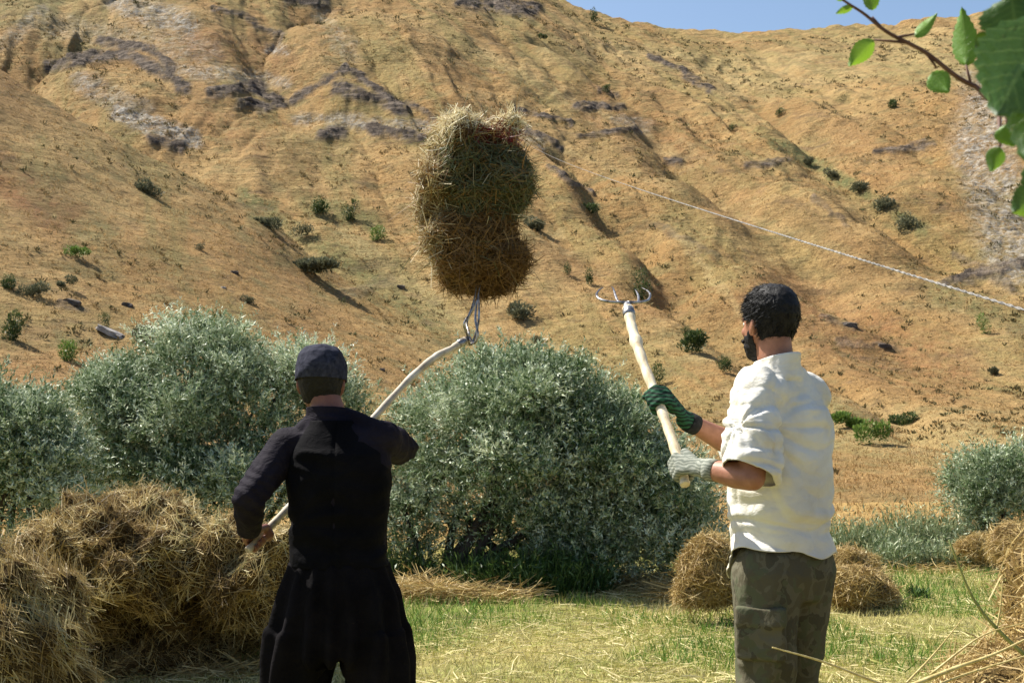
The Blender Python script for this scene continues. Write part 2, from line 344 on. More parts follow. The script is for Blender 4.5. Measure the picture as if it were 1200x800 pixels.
def core_mat(name, c1, c2):
    m, n, b = mat(name, .95, .1); f = noise_tex(n, 60, 6, .7, objco(n, (1, 1, 2.5)))
    n.links.new(ramp(n, f, [(.35, c1), (.65, c2)]), b.inputs['Base Color']); bump(n, b, f, 1, .03); return m
def field_blades():
    out = []; n = 150000
    y = 5.5 + 12.5*RNG.random(n)**1.15; x = (RNG.random(n)*2-1)*(.50*y+.5)
    patch = fbm(x*.6+3, y*.45, 301, 4); fine = fbm(x*3, y*3, 305, 3)
    keep = RNG.random(n) < (.35+1.1*fine*patch*2)*np.clip((21-y)/8, .3, 1); x, y, patch, fine = x[keep], y[keep], patch[keep], fine[keep]
    n = len(x); z = H(x, y)
    g = sm(.53, .36, patch - .06*sm(0, 3, x) + .25*(x < 0) * sm(10, 7, y)*.5)
    tint = np.clip(.76 - .60*g*(RNG.random(n) < .8) + .3*(RNG.random(n)-.5), 0, 1)
    D = np.stack([RNG.normal(size=n)*.5, RNG.normal(size=n)*.5, np.ones(n)], 1)
    L = (.03+.05*RNG.random(n))*(1+.7*g)
    out.append(ribbons(np.stack([x, y, z-.004], 1), D, L, .004+.004*RNG.random(n), .3, tint, .2))
    # cut stalks lying about
    n = 42000; y = 5.5 + 12*RNG.random(n)**1.1; x = (RNG.random(n)*2-1)*(.5*y+.5); f = fbm(x*1.4, y*1.4, 311, 3)
    keep = f > .47 - .12*(x < 1.5); x, y = x[keep], y[keep]; n = len(x); a = RNG.random(n)*6.283
    D = np.stack([np.cos(a), np.sin(a), .15*RNG.normal(size=n)], 1)
    out.append(ribbons(np.stack([x, y, H(x, y)+.02+.02*RNG.random(n)], 1), D, .06+.14*RNG.random(n), .004+.003*RNG.random(n), .25, np.clip(.75+.3*RNG.normal(size=n), .55, 1), .8))
    V, F, T = cat(out)
    return tag(link_mesh('grass', np_mesh('grass', V, F, T), None, M_GRASS), 'short mown green and straw coloured grass covering the field', 'grass', kind='stuff')
field_blades()
def hill_grass():
    n = 90000; y = 16.5+100*RNG.random(n)**1.35; x = (RNG.random(n)*2-1)*.5*y
    f = fbm(x*.7, y*.7, 331, 4); keep = RNG.random(n) < .15+1.5*f*f*1.4; x, y = x[keep], y[keep]; k = 4
    x = np.repeat(x, k); y = np.repeat(y, k); n = len(x); x = x+RNG.normal(size=n)*.05; y = y+RNG.normal(size=n)*.05
    D = np.stack([RNG.normal(size=n)*.6, RNG.normal(size=n)*.6, np.ones(n)], 1)
    L = (.03+.11*RNG.random(n)**2)*(.6+.010*y); T = np.clip(np.repeat(RNG.random(n//k), k)*.85+.15*RNG.random(n), 0, 1)
    V, F, T = ribbons(np.stack([x, y, H(x, y)-.01], 1), D, L, (.012+.012*RNG.random(n))*(.5+.014*y), .2, T, .15)
    return tag(link_mesh('hill_grass', np_mesh('hill_grass', V, F, T), None, M_HILLGRASS), 'dry tawny grass tussocks covering the lower hillside', 'dry grass', kind='stuff')
hill_grass()

# lumpy solids ------------------------------------------------------------
def blob_core(blobs, res=.05, rough=.04, seed=0):
    """union of ellipsoids, voxel remeshed and roughened -> (verts, faces)"""
    bm = bmesh.new()
    for (c, r) in blobs:
        if len(r) == 4:   # squared-off block
            g0 = bmesh.ops.create_icosphere(bm, subdivisions=4, radius=1)
            for v in g0['verts']:
                q = v.co; k_ = (abs(q.x)**r[3]+abs(q.y)**r[3]+abs(q.z)**r[3])**(-1/r[3]); v.co = Vector((c[0]+q.x*k_*r[0], c[1]+q.y*k_*r[1], c[2]+q.z*k_*r[2]))
            continue
        m4 = Matrix.Translation(c) @ Matrix.Diagonal((*r, 1)); bmesh.ops.create_icosphere(bm, subdivisions=3, radius=1, matrix=m4)
    return remesh(bm, res, 2, rough, seed)
def remesh(bm, res, smooth_it=3, rough=0, seed=0, nscale=6):
    me = bpy.data.meshes.new('tmp'); bm.to_mesh(me); bm.free(); o = bpy.data.objects.new('tmp', me); S.collection.objects.link(o)
    r = o.modifiers.new('r', 'REMESH'); r.mode = 'VOXEL'; r.voxel_size = res; r.use_smooth_shade = True
    if smooth_it:
        s_ = o.modifiers.new('s', 'SMOOTH'); s_.factor = .5; s_.iterations = smooth_it
    dg = bpy.context.evaluated_depsgraph_get(); dg.update(); me2 = bpy.data.meshes.new_from_object(o.evaluated_get(dg))
    bpy.data.objects.remove(o); bpy.data.meshes.remove(me)
    if rough:
        no = [v.normal.copy() for v in me2.vertices]
        for v, nn in zip(me2.vertices, no):
            v.co += nn*rough*2*(mnoise.fractal(v.co*nscale+Vector((seed, 0, 0)), 1.0, 2.0, 3))
        me2.update()
    for p in me2.polygons: p.use_smooth = True
    return me2
def sample(me, n):
    """n random points with normals on a mesh, area weighted"""
    me.calc_loop_triangles(); nt_ = len(me.loop_triangles)
    tri = np.empty(nt_*3, dtype=np.int32); me.loop_triangles.foreach_get('vertices', tri); tri = tri.reshape(-1, 3)
    co = np.empty(len(me.vertices)*3, dtype=np.float32); me.vertices.foreach_get('co', co); co = co.reshape(-1, 3).astype(float)
    a, b, c = co[tri[:, 0]], co[tri[:, 1]], co[tri[:, 2]]; nn = np.cross(b-a, c-a); ar = np.linalg.norm(nn, axis=1)
    i = RNG.choice(nt_, n, p=ar/ar.sum()); r1 = np.sqrt(RNG.random(n))[:, None]; r2 = RNG.random(n)[:, None]
    return a[i]*(1-r1)+b[i]*r1*(1-r2)+c[i]*r1*r2, unit(nn[i])
def hay_thing(name, label, category, blobs, n, L, W, m_str, m_core, base, lie=.85, out=.22, rough=.05, res=.05, group=None, seed=0, tint_fn=None, down=0., flow=None, stray=0):
    me = blob_core([(Vector(c), r) for c, r in blobs], res, rough, seed)
    Pt, Nn = sample(me, n)
    T = unit(np.cross(Nn, unit(RNG.normal(size=(n, 3)))))
    if flow is not None: T = unit(T*.7 + np.array(flow)*RNG.choice([-1, 1], n)[:, None])
    D = T*lie + Nn*(out*RNG.random((n, 1))*2-.05); D[:, 2] -= down*RNG.random(n)
    Lg = L[0]+(L[1]-L[0])*RNG.random(n)**2
    clump = fbm(Pt[:, 0]*7+Pt[:, 1]*5, Pt[:, 2]*7+Pt[:, 1]*2, 401+seed, 3)
    tint = np.clip(clump*.9+.45*(RNG.random(n)-.5)+.05, 0, 1)
    if tint_fn: tint = tint_fn(Pt, Nn, tint)
    Pt = Pt + Nn*.02*RNG.random((n, 1)) - D/np.linalg.norm(D, axis=1, keepdims=True)*Lg[:, None]*.4
    V, F, Tt = ribbons(Pt, D, Lg, W*(.6+.8*RNG.random(n)), .35, tint, .6)
    if stray:   # long stalks that stick out past the rest
        Ps, Ns = sample(me, stray); ang = RNG.normal(size=Ps.shape)*.5; ang[:, 2] += .15
        V2, F2, T2 = ribbons(Ps, Ns*.8+ang, .08+.13*RNG.random(stray)**2, .0034, .5, .25+.6*RNG.random(stray), .5, .1); F2 = F2+len(V); V = np.concatenate([V, V2]); F = np.concatenate([F, F2]); Tt = np.concatenate([Tt, T2])
    nv = len(V)
    co = np.empty(len(me.vertices)*3, dtype=np.float32); me.vertices.foreach_get('co', co); co = co.reshape(-1, 3)
    quads = np.array([list(p.vertices) if len(p.vertices) == 4 else list(p.vertices)+[p.vertices[-1]] for p in me.polygons if len(p.vertices) == 4], dtype=np.int32)
    V = np.concatenate([V, co]); F = np.concatenate([F, quads+nv]); Tt = np.concatenate([Tt, np.full(len(co), .2)])
    ms = np_mesh(name, V, F, Tt); ms.materials.append(m_str); ms.materials.append(m_core)
    mi = np.zeros(len(F), dtype=np.int32); mi[len(F)-len(quads):] = 1; ms.polygons.foreach_set('material_index', mi)
    bpy.data.meshes.remove(me)
    return tag(link_mesh(name, ms, None, None, base), label, category, group)

M_CORE = core_mat('packed_hay', (.05, .03, .012), (.20, .13, .05)); M_COREL = core_mat('packed_straw', (.14, .09, .035), (.36, .25, .10))
g = lambda x, y: Vector((x, y, hz(x, y)))
# large brown heap on the left, made of forkfuls dropped on one another
def e(u, v, d, rx, ry, rz): p = P(u, v, d); return ((p.x, p.y, p.z), (rx, ry, rz))
hay_thing('hay_heap', 'large tangled brown hay heap between the shrubs and the man in black', 'hay heap',
    [e(81, 650, 8.05, .26, .38, .19), e(146, 634, 8.05, .34, .4, .20), e(221, 642, 7.95, .34, .38, .19), e(286, 647, 7.95, .26, .34, .18), e(116, 682, 8.40, .42, .45, .30), e(226, 692, 8.40, .48, .45, .30),
     e(316, 660, 7.95, .17, .28, .14), e(66, 692, 8.35, .35, .4, .3), e(176, 762, 8.60, .70, .55, .34), e(271, 672, 7.80, .24, .28, .13), e(126, 672, 7.80, .25, .28, .13), e(141, 614, 8.15, .18, .25, .13), e(326, 712, 8.25, .12, .3, .25)],
    56000, (.05, .24), .0042, M_HAYDARK, M_CORE, g(-2.1, 7.8), rough=.13, res=.05, seed=1, out=.28)
hay_thing('hay_heap', 'nearer hay heap cut by the left edge, its straw sloping down to the right', 'hay heap',
    [e(-88, 690, 5.20, .30, .4, .24), e(-26, 710, 5.20, .18, .35, .19), e(-68, 760, 5.20, .48, .45, .40), e(2, 745, 5.20, .17, .3, .22), e(-138, 670, 5.30, .4, .4, .25), e(12, 810, 5.20, .22, .35, .3), e(-108, 860, 5.30, .6, .5, .4)],
    46000, (.05, .24), .0034, M_HAYDARK, M_CORE, g(-2.1, 5.2), rough=.10, res=.05, seed=2, out=.25, flow=(.55, -.1, -.75))
# straw heap in the right corner
hay_thing('straw_heap', 'pale loose straw heap filling the bottom right corner', 'straw heap',
    [e(1323, 718, 3.30, .17, .3, .22), e(1373, 678, 3.30, .25, .3, .2), e(1313, 828, 3.30, .22, .4, .25), e(1253, 878, 3.30, .22, .4, .14), e(1368, 808, 3.30, .4, .45, .5), e(1188, 933, 3.20, .28, .4, .2), e(1338, 958, 3.20, .6, .5, .5)],
    22000, (.05, .20), .0034, M_STRAW, M_COREL, g(1.5, 3.3), rough=.04, res=.045, seed=3, out=.3)
# straw bundles on the field
FIELD_B = [('thick upright straw bundle on the grass left of the man in the cream shirt', 836, 665, 9.7, .20, .24, .24, .23, [(815, 692, .17, .1)]),
           ('rounded straw bundle on the grass right of the camouflage trousers', 1000, 687, 10.4, .24, .24, .15, 0, []),
           ('small straw bundle lying behind the rounded bundle by the man', 985, 659, 12.2, .24, .25, .12, 0, []),
           ('low pale straw scrap beneath the silvery bush at right', 1150, 640, 13.5, .22, .2, .07, 0, []),
           ('flat straw heap against the straw at the right edge', 1188, 636, 12.0, .2, .25, .16, 0, [])]
for i, (lab, u, v, d, rx, ry, rz, ext, more) in enumerate(FIELD_B):
    bl = [e(u, v, d, rx, ry, rz), e(u+18, v+6, d+.05, rx*.8, ry, rz*.85)]
    for (mu, mv, a, b_) in more: bl.append(e(mu, mv, d, a, a, b_))
    p = P(u, v, d)
    hay_thing('straw_bundle', lab, 'straw bundle', bl, 9000 if i == 0 else 5000, (.06, .28), .005, M_STRAW, M_COREL, g(p.x, p.y), rough=.03, res=.04, group='straw bundles left on the field', seed=10+i, down=.4)
# swath of straw under the bushes
swath = []
def add_swath(n, u0, u1, v0, v1, hgt):
    u = u0+(u1-u0)*RNG.random(n); v = v0+(v1-v0)*RNG.random(n)
    d = 1500*1.72/(v-470)
    x = (u-600)/1500*d; a = RNG.random(n)*6.283
    D = np.stack([np.cos(a), np.sin(a)*.6, .25*RNG.normal(size=n)], 1)
    hmod = fbm(x*2.2, d*2, 351, 3)
    swath.append(ribbons(np.stack([x, d, H(x, d)+hgt*hmod*RNG.random(n)*1.6], 1), D, .1+.22*RNG.random(n), .007, .35, np.clip(.25+.6*RNG.random(n), 0, 1), .7))
add_swath(6500, 465, 625, 678, 706, .16); add_swath(3800, 600, 800, 676, 694, .07); add_swath(1500, 770, 830, 685, 705, .12); add_swath(3000, 975, 1190, 640, 665, .05); add_swath(1500, 110, 320, 770, 800, .05)
V, F, T = cat(swath)
tag(link_mesh('straw_litter', np_mesh('straw_litter', V, F, T), None, M_STRAW), 'raked straw scattered on the grass in front of the bushes', 'straw', kind='stuff')

# ------------------------------------------------------------------ tubes
def tube_bm(bm, pts, radii, seg=10, caps=True, flat=1.0):
    pts = [Vector(p) for p in pts]; rings = []; prev = None
    for i, p in enumerate(pts):
        t = (pts[min(i+1, len(pts)-1)]-pts[max(i-1, 0)]).normalized()
        if prev is None: a = t.orthogonal().normalized()
        else: a = (prev - t*prev.dot(t)).normalized()
        prev = a; b = t.cross(a); r = radii[i]
        rings.append([bm.verts.new(p+(a*math.cos(k*2*math.pi/seg)+b*math.sin(k*2*math.pi/seg)*flat)*r) for k in range(seg)])
    for A, B in zip(rings[:-1], rings[1:]):
        for k in range(seg): bm.faces.new((A[k], A[(k+1) % seg], B[(k+1) % seg], B[k])).smooth = True
    if caps: bm.faces.new(list(reversed(rings[0]))); bm.faces.new(rings[-1])
    return rings
def bm_obj(name, bm, m, parent=None, origin=None):
    bmesh.ops.recalc_face_normals(bm, faces=bm.faces); me = bpy.data.meshes.new(name); bm.to_mesh(me); bm.free()
    return link_mesh(name, me, parent, m, origin)
def curve(pts, n):
    """Catmull-Rom through the points"""
    pts = [Vector(p) for p in pts]; ext = [pts[0]*2-pts[1]]+pts+[pts[-1]*2-pts[-2]]; out = []
    segs = len(pts)-1
    for i in range(n):
        t = i/(n-1)*segs; k = min(int(t), segs-1); f = t-k; a, b, c, d = ext[k:k+4]
        out.append(.5*((2*b)+(c-a)*f+(2*a-5*b+4*c-d)*f*f+(3*b-a-3*c+d)*f**3))
    return out

# ------------------------------------------------------------------ shrubs
M_LEAF = thin_mat('silvery_willow_leaf', [(0, (.026, .058, .011)), (.42, (.075, .135, .035)), (.70, (.33, .40, .21)), (1, (.78, .82, .62))], .5, .35, .12,
                  back=[(0, (.10, .16, .07)), (.5, (.42, .49, .32)), (1, (.86, .89, .73))])
M_LEAFG = thin_mat('green_leaf', [(0, (.025, .055, .012)), (.5, (.06, .12, .025)), (1, (.15, .22, .06))], .45, .4, .22)
M_BLUE = thin_mat('grey_green_blade', [(0, (.07, .11, .035)), (.4, (.18, .24, .10)), (.75, (.38, .44, .28)), (1, (.50, .44, .2))], .5, .4, .2)
mb, nb, bb = mat('shrub_bark', .9, .2); f_ = noise_tex(nb, 30, 5, .6, objco(nb, (1, 1, .3)))
nb.links.new(ramp(nb, f_, [(.3, (.035, .026, .02)), (.7, (.11, .085, .065))]), bb.inputs['Base Color']); bump(nb, bb, f_, .8, .02); M_BARK = mb
def shrub(name, label, category, base, lobes, twigs, per=14, leafL=(.04, .08), m=None, stems=6, group=None, upw=.5, seed=0, stemr=.035, hollow=.45, tw=(.12, .34), lean=None, leafw=.2):
    base = Vector(base); root = empty(name, base); tag(root, label, category, group)
    C = np.array([l[0] for l in lobes], float); R = np.array([l[1] for l in lobes], float); wgt = R.prod(axis=1)**(2/3); wgt /= wgt.sum()
    n = twigs; i = RNG.choice(len(lobes), n, p=wgt)
    d = unit(RNG.normal(size=(n, 3))); d[:, 2] = np.abs(d[:, 2])*np.where(RNG.random(n) < .78, 1, -1)
    r = (hollow + (1-hollow)*RNG.random(n)**.5)*.96
    bumpy = .50+.95*fbm(d[:, 0]*2.3+i*3+seed, d[:, 2]*2.3+d[:, 1]*2, 501+seed, 3)
    Q = C[i] + d*R[i]*r[:, None]*bumpy[:, None]
    shoot = RNG.random(n) < .025; Q = np.where(shoot[:, None], C[i]+d*R[i]*(1.0+.22*RNG.random((n, 1))), Q)
    gz = H(Q[:, 0], Q[:, 1]); ok = Q[:, 2] > gz+.02; Q, d, i = Q[ok], d[ok], i[ok]; n = len(Q)
    nc = max(12, n//60); cc = RNG.integers(0, n, nc); pick = RNG.integers(0, nc, n); tog = RNG.random(n) < .72
    off = RNG.normal(size=(n, 3))*np.array([.095, .095, .075])*min(1, R.mean()/.45)
    Q = np.where(tog[:, None], Q[cc][pick]+off, Q); d = np.where(tog[:, None], unit(d[cc][pick]*.5+unit(off)), d)
    Q[:, 2] = np.maximum(Q[:, 2], H(Q[:, 0], Q[:, 1])+.03)
    D = unit(d*.8 + np.array([-.1, 0, upw+.2]) + RNG.normal(size=(n, 3))*.35)
    TL = tw[0]+(tw[1]-tw[0])*RNG.random(n)
    # leaves spiral along each twig
    t = np.tile(np.linspace(.05, 1, per), n)[:, None]; Qr = np.repeat(Q, per, 0); Dr = np.repeat(D, per, 0); Lr = np.repeat(TL, per)[:, None]
    sag = np.zeros_like(Qr); sag[:, 2] = -(t[:, 0]**2)*Lr[:, 0]*.25
    Pt = Qr + Dr*Lr*t + sag; nn = len(Pt)
    rd = unit(RNG.normal(size=(nn, 3))); LD = unit(Dr*.75 + rd*.75)
    LL = (leafL[0]+(leafL[1]-leafL[0])*RNG.random(nn))*(1.1-.5*t[:, 0])
    tint = np.clip(np.repeat(np.where(tog, (RNG.random(nc)*1.0)[pick], RNG.random(n)*.9), per)*.62 + .25*RNG.random(nn) + .25*t[:, 0], 0, 1)
    V, F, T = leaves(Pt, LD, LL, LL*(leafw+.1*RNG.random(nn)), tint)
    link_mesh('foliage', np_mesh('foliage', V, F, T), root, m or M_LEAF)
    # woody stems fan out from the base; twigs hang on them
    bm = bmesh.new(); rnd = random.Random(seed+5)
    for s_ in range(stems):
        c = Vector(C[s_ % len(lobes)]); tip = c + Vector((rnd.uniform(-.3, .3)*R[s_ % len(lobes)][0], rnd.uniform(-.2, .2), R[s_ % len(lobes)][2]*rnd.uniform(.2, .7)))
        st = base + Vector((rnd.uniform(-.12, .12), rnd.uniform(-.1, .1), -.05)); 
        if lean: st = base+Vector(lean[s_ % len(lean)])
        mid = st.lerp(tip, .45) + Vector((rnd.uniform(-.15, .15), rnd.uniform(-.1, .1), -.06))
        pts = curve([st, mid, tip], 9); r0 = stemr*rnd.uniform(.7, 1.2)
        tube_bm(bm, pts, [r0*(1-.085*k)+.003 for k in range(9)], 7)
        for b_ in range(7):
            k = rnd.randint(3, 8); q = pts[k]; dd = Vector((rnd.gauss(0, 1), rnd.gauss(0, 1), rnd.uniform(.1, 1))).normalized()
            ln = rnd.uniform(.25, .6)*min(R[s_ % len(lobes)])*1.4
            tube_bm(bm, curve([q, q+dd*ln*.5+Vector((0, 0, .03)), q+dd*ln], 4), [r0*.35, r0*.28, r0*.2, r0*.1], 5)
    bm_obj('trunk', bm, M_BARK, root)
    return root
def lob(u, v, d, rx, ry, rz): p = P(u, v, d); return ((p.x, p.y, p.z), (rx, ry, rz))
# far left shrub
shrub('willow_shrub', 'silvery green shrub cut by the left edge behind the hay heaps', 'shrub', g(-4.5, 11.3),
      [lob(10, 530, 11.3, .50, .5, .46), lob(62, 550, 11.3, .34, .4, .36), lob(-40, 520, 11.3, .5, .5, .48), lob(30, 595, 11.2, .5, .4, .35), lob(35, 500, 11.3, .24, .3, .2)], 4500, seed=1, group='silvery shrubs along the stream bank')
shrub('willow_shrub', 'broad silvery shrub with a peaked top behind the man in black', 'shrub', g(-3.0, 12.8),
      [lob(235, 440, 12.8, .50, .6, .50), lob(150, 480, 12.8, .48, .6, .42), lob(200, 520, 12.6, .8, .7, .55), lob(300, 480, 12.8, .55, .6, .45), lob(348, 445, 12.9, .36, .45, .36), lob(320, 560, 12.6, .6, .6, .5), lob(385, 470, 12.9, .30, .4, .30), lob(130, 470, 12.8, .22, .35, .2),
       lob(170, 580, 12.5, .7, .5, .45), lob(250, 590, 12.3, .7, .5, .45), lob(400, 560, 12.9, .5, .5, .5), lob(235, 400, 12.9, .22, .3, .22)], 11500, seed=2, stems=10, group='silvery shrubs along the stream bank')
shrub('willow_shrub', 'tallest rounded silvery bush with a leaning dark trunk, between the two men', 'shrub', g(-.55, 12.2),
      [lob(590, 480, 12.3, .62, .75, .58), lob(535, 500, 12.3, .45, .6, .42), lob(650, 500, 12.3, .60, .7, .56), lob(705, 520, 12.3, .42, .6, .48), lob(620, 560, 12.1, .9, .8, .6), lob(510, 570, 12.2, .45, .6, .50), lob(730, 570, 12.2, .60, .7, .55), lob(790, 585, 12.2, .42, .6, .45),
       lob(600, 445, 12.4, .30, .4, .26), lob(660, 460, 12.4, .3, .4, .26), lob(480, 610, 12.2, .28, .4, .35), lob(700, 630, 12.2, .7, .6, .42), lob(800, 620, 12.2, .32, .4, .35), lob(750, 510, 12.4, .25, .35, .22), lob(620, 620, 12.3, .7, .6, .4), lob(770, 650, 12.1, .5, .5, .32), lob(680, 655, 12.0, .5, .4, .25)],
      15500, seed=3, stems=14, group='silvery shrubs along the stream bank', stemr=.06, lean=[(-.1, -.35, -.05), (.9, .1, -.05), (-.25, -.3, -.05), (.7, 0, -.05)])
shrub('willow_shrub', 'compact grey-green bush at the right edge on the foot of the hill', 'shrub', g(5.7, 14.8),
      [lob(1165, 572, 14.8, .48, .5, .42), lob(1205, 560, 14.9, .5, .5, .42), lob(1140, 585, 14.8, .30, .4, .30), lob(1180, 600, 14.7, .5, .4, .25), lob(1250, 570, 15, .5, .5, .4)], 3600, seed=4, group='silvery shrubs along the stream bank')

def blades(name, label, category, spots, n, hgt, m, spread, base, group=None, wid=.010):
    parts = []
    for (x, y, r) in spots:
        k = int(n*r); a = RNG.random(k)*6.283; rr = np.sqrt(RNG.random(k))*r
        X = x+np.cos(a)*rr; Y = y+np.sin(a)*rr*.7
        D = np.stack([np.cos(a)*spread*rr/r+RNG.normal(size=k)*.18, np.sin(a)*spread*.6+RNG.normal(size=k)*.15, np.ones(k)], 1)
        hh = hgt*(.5+.6*RNG.random(k))*(1.1-.5*rr/r)
        parts.append(ribbons(np.stack([X, Y, H(X, Y)-.01], 1), D, hh, wid, .25, np.clip(RNG.random(k)*.9+.1*RNG.random(k), 0, 1), .15, .06))
        # small leaves up the stems
        k2 = k*2; j = RNG.integers(0, k, k2); t = RNG.random(k2)[:, None]*.9+.1
        Q = np.stack([X, Y, H(X, Y)], 1)[j]+unit(D)[j]*hh[j][:, None]*t
        Vv, Ff, Tt = leaves(Q, unit(RNG.normal(size=(k2, 3))+D[j]), .05+.05*RNG.random(k2), .012+.008*RNG.random(k2), np.clip(RNG.random(k2), 0, .85))
        parts.append((np.concatenate([Vv]), Ff, Tt))
    V, F, T = cat(parts); return tag(link_mesh(name, np_mesh(name, V, F, T), None, m, base), label, category, group)
def sp(u, v, d=None, r=.3):
    h = hit(u, v) if d is None else P(u, v, d); return (h.x, h.y, r)
blades('grass_clump', 'fresh green tall grass clump growing at the foot of the tallest bush', 'grass clump', [(P(570, 0, 11.6).x, 11.6, .42), (P(620, 0, 11.5).x, 11.5, .42), (P(665, 0, 11.6).x, 11.6, .38)], 1300, .50, M_LEAFG, .35, g(.1, 11.6))
blades('grass_clump', 'tall grass clump touching the trousers of the man in black', 'grass clump', [(P(478, 0, 11.9).x, 11.9, .3)], 900, .6, M_LEAFG, .3, g(-.9, 11.9))
RE = [('upright silvery sagebrush just right of the cream shirt', [(985, 14.6, .35), (1010, 14.5, .3)], .52), ('pale feathery sagebrush midway between the cream shirt and the right bush', [(1055, 15, .4), (1085, 15, .35)], .62),
      ('low silvery sagebrush touching the bush at the right edge', [(1125, 14.8, .4)], .48), ('dull olive sagebrush in front of the feathery one', [(1040, 13.8, .35), (1085, 13.9, .4), (1130, 14, .3)], .34)]
for lab, spots, hgt in RE:
    ss = [(P(u, 0, d).x, d, r) for u, d, r in spots]; blades('sagebrush', lab, 'sagebrush', ss, 1500, hgt*1.15, M_BLUE, .45, g(ss[0][0], ss[0][1]), 'sagebrush row at the foot of the hill')
blades('weed', 'small dark weed standing alone on the grass beyond the bundles', 'weed', [(P(1065, 0, 11).x, 11.0, .07)], 1400, .12, M_LEAFG, .4, g(P(1065, 0, 11).x, 11.0), wid=.006)

# hillside shrubs: one entry per shrub seen on the slope  (u, v, width px, height px, tint, label)
HS = [(697, 22, 13, 20, 0, 'dark round shrub on the skyline at the top of the hill'), (631, 44, 11, 9, 0, 'small dark shrub just below the skyline shrub'),
 (754, 338, 20, 34, 0, 'dark tall shrub directly right of the raised fork head'), (691, 327, 13, 17, 0, 'dark shrub directly above the raised fork head'), (665, 318, 10, 11, 0, 'small shrub up and left of the raised fork head'),
 (811, 403, 32, 22, 0, 'broad dark shrub left of the bearded head'), (852, 430, 17, 15, 0, 'shrub hidden partly by the beard and shoulder'), (768, 445, 18, 22, 0, 'shrub just above the green gloved hand'),
 (1021, 511, 30, 22, 1, 'bright green shrub low on the slope right of the cream shirt'), (984, 496, 36, 14, 1, 'wide green shrub touching the cream shirt outline'), (1055, 491, 26, 14, 0, 'olive shrub right of the bright green one'),
 (960, 478, 14, 16, 1, 'small green shrub behind the shoulder of the cream shirt'),
 (376, 246, 20, 15, 0, 'dark green shrub, leftmost of the upper pair left of the flying bundle'), (412, 250, 18, 18, 0, 'dark green shrub, right one of the upper pair left of the flying bundle'),
 (318, 262, 24, 16, 2, 'grey-green shrub at the top of the slanting gully'), (357, 272, 18, 13, 2, 'grey shrub in the gully below the upper pair'), (440, 274, 16, 18, 1, 'green shrub nearest the flying bundle on its left'),
 (175, 222, 26, 14, 2, 'lone grey shrub on the upper left slope'), (90, 297, 20, 12, 1, 'bright green tuft low on the left slope'), (12, 332, 18, 16, 0, 'dark shrub on the left edge, the upper one'), (40, 342, 24, 12, 2, 'flat grey shrub beside the upper left edge shrub'),
 (13, 385, 26, 28, 0, 'dark spiky shrub on the left edge, the lower one'), (84, 412, 22, 24, 1, 'bright green tuft left of the flat grey stone'), (120, 377, 12, 14, 0, 'small dark shrub above the flat grey stone'),
 (76, 333, 18, 12, 2, 'low tuft above the dark boulder'), (165, 392, 30, 14, 2, 'straggly shrub right of the flat grey stone'), (362, 315, 44, 14, 2, 'wide olive scrub below the gully shrubs'),
 (295, 352, 14, 10, 2, 'small tuft above the peak of the broad shrub'), (235, 290, 10, 8, 2, 'tiny tuft in the middle of the left slope'), (625, 264, 26, 12, 2, 'grey scrub behind the right side of the flying bundle'),
 (615, 368, 30, 16, 2, 'olive scrub right of the raised tines'), (692, 246, 16, 10, 0, 'dark shrub on the dark gully right of the flying bundle'), (708, 106, 10, 8, 0, 'small dark shrub on the upper rocks right of the flying bundle'),
 (914, 134, 10, 8, 0, 'dark dot of a shrub high on the right slope'), (856, 150, 8, 7, 0, 'dark dot of a shrub high on the middle slope'), (1046, 122, 14, 12, 0, 'small dark shrub below the twig leaves'),
 (1150, 384, 14, 18, 1, 'green shrub below the end of the cable'), (1062, 262, 20, 16, 2, 'lowest grey shrub of the slanting row on the right slope'), (1035, 240, 22, 14, 2, 'second lowest grey shrub of the slanting row on the right slope'),
 (1005, 222, 20, 12, 2, 'third grey shrub up the slanting row on the right slope'), (975, 206, 16, 10, 2, 'fourth grey shrub up the slanting row on the right slope'), (945, 190, 14, 9, 2, 'top grey shrub of the slanting row on the right slope'),
 (630, 400, 14, 8, 2, 'low tuft above the tallest bush'), (1165, 435, 16, 10, 2, 'dull tuft low on the slope near the right edge'), (804, 388, 10, 9, 0, 'small shrub just above the broad dark shrub')]
M_SH = [thin_mat('dark_scrub', [(0, (.03, .055, .016)), (.6, (.07, .11, .03)), (1, (.17, .20, .07))], .6, .3, .2), thin_mat('bright_tuft', [(0, (.07, .14, .02)), (1, (.22, .32, .07))], .5, .3, .25), thin_mat('grey_scrub', [(0, (.07, .08, .045)), (1, (.21, .21, .12))], .7, .2, .2)]
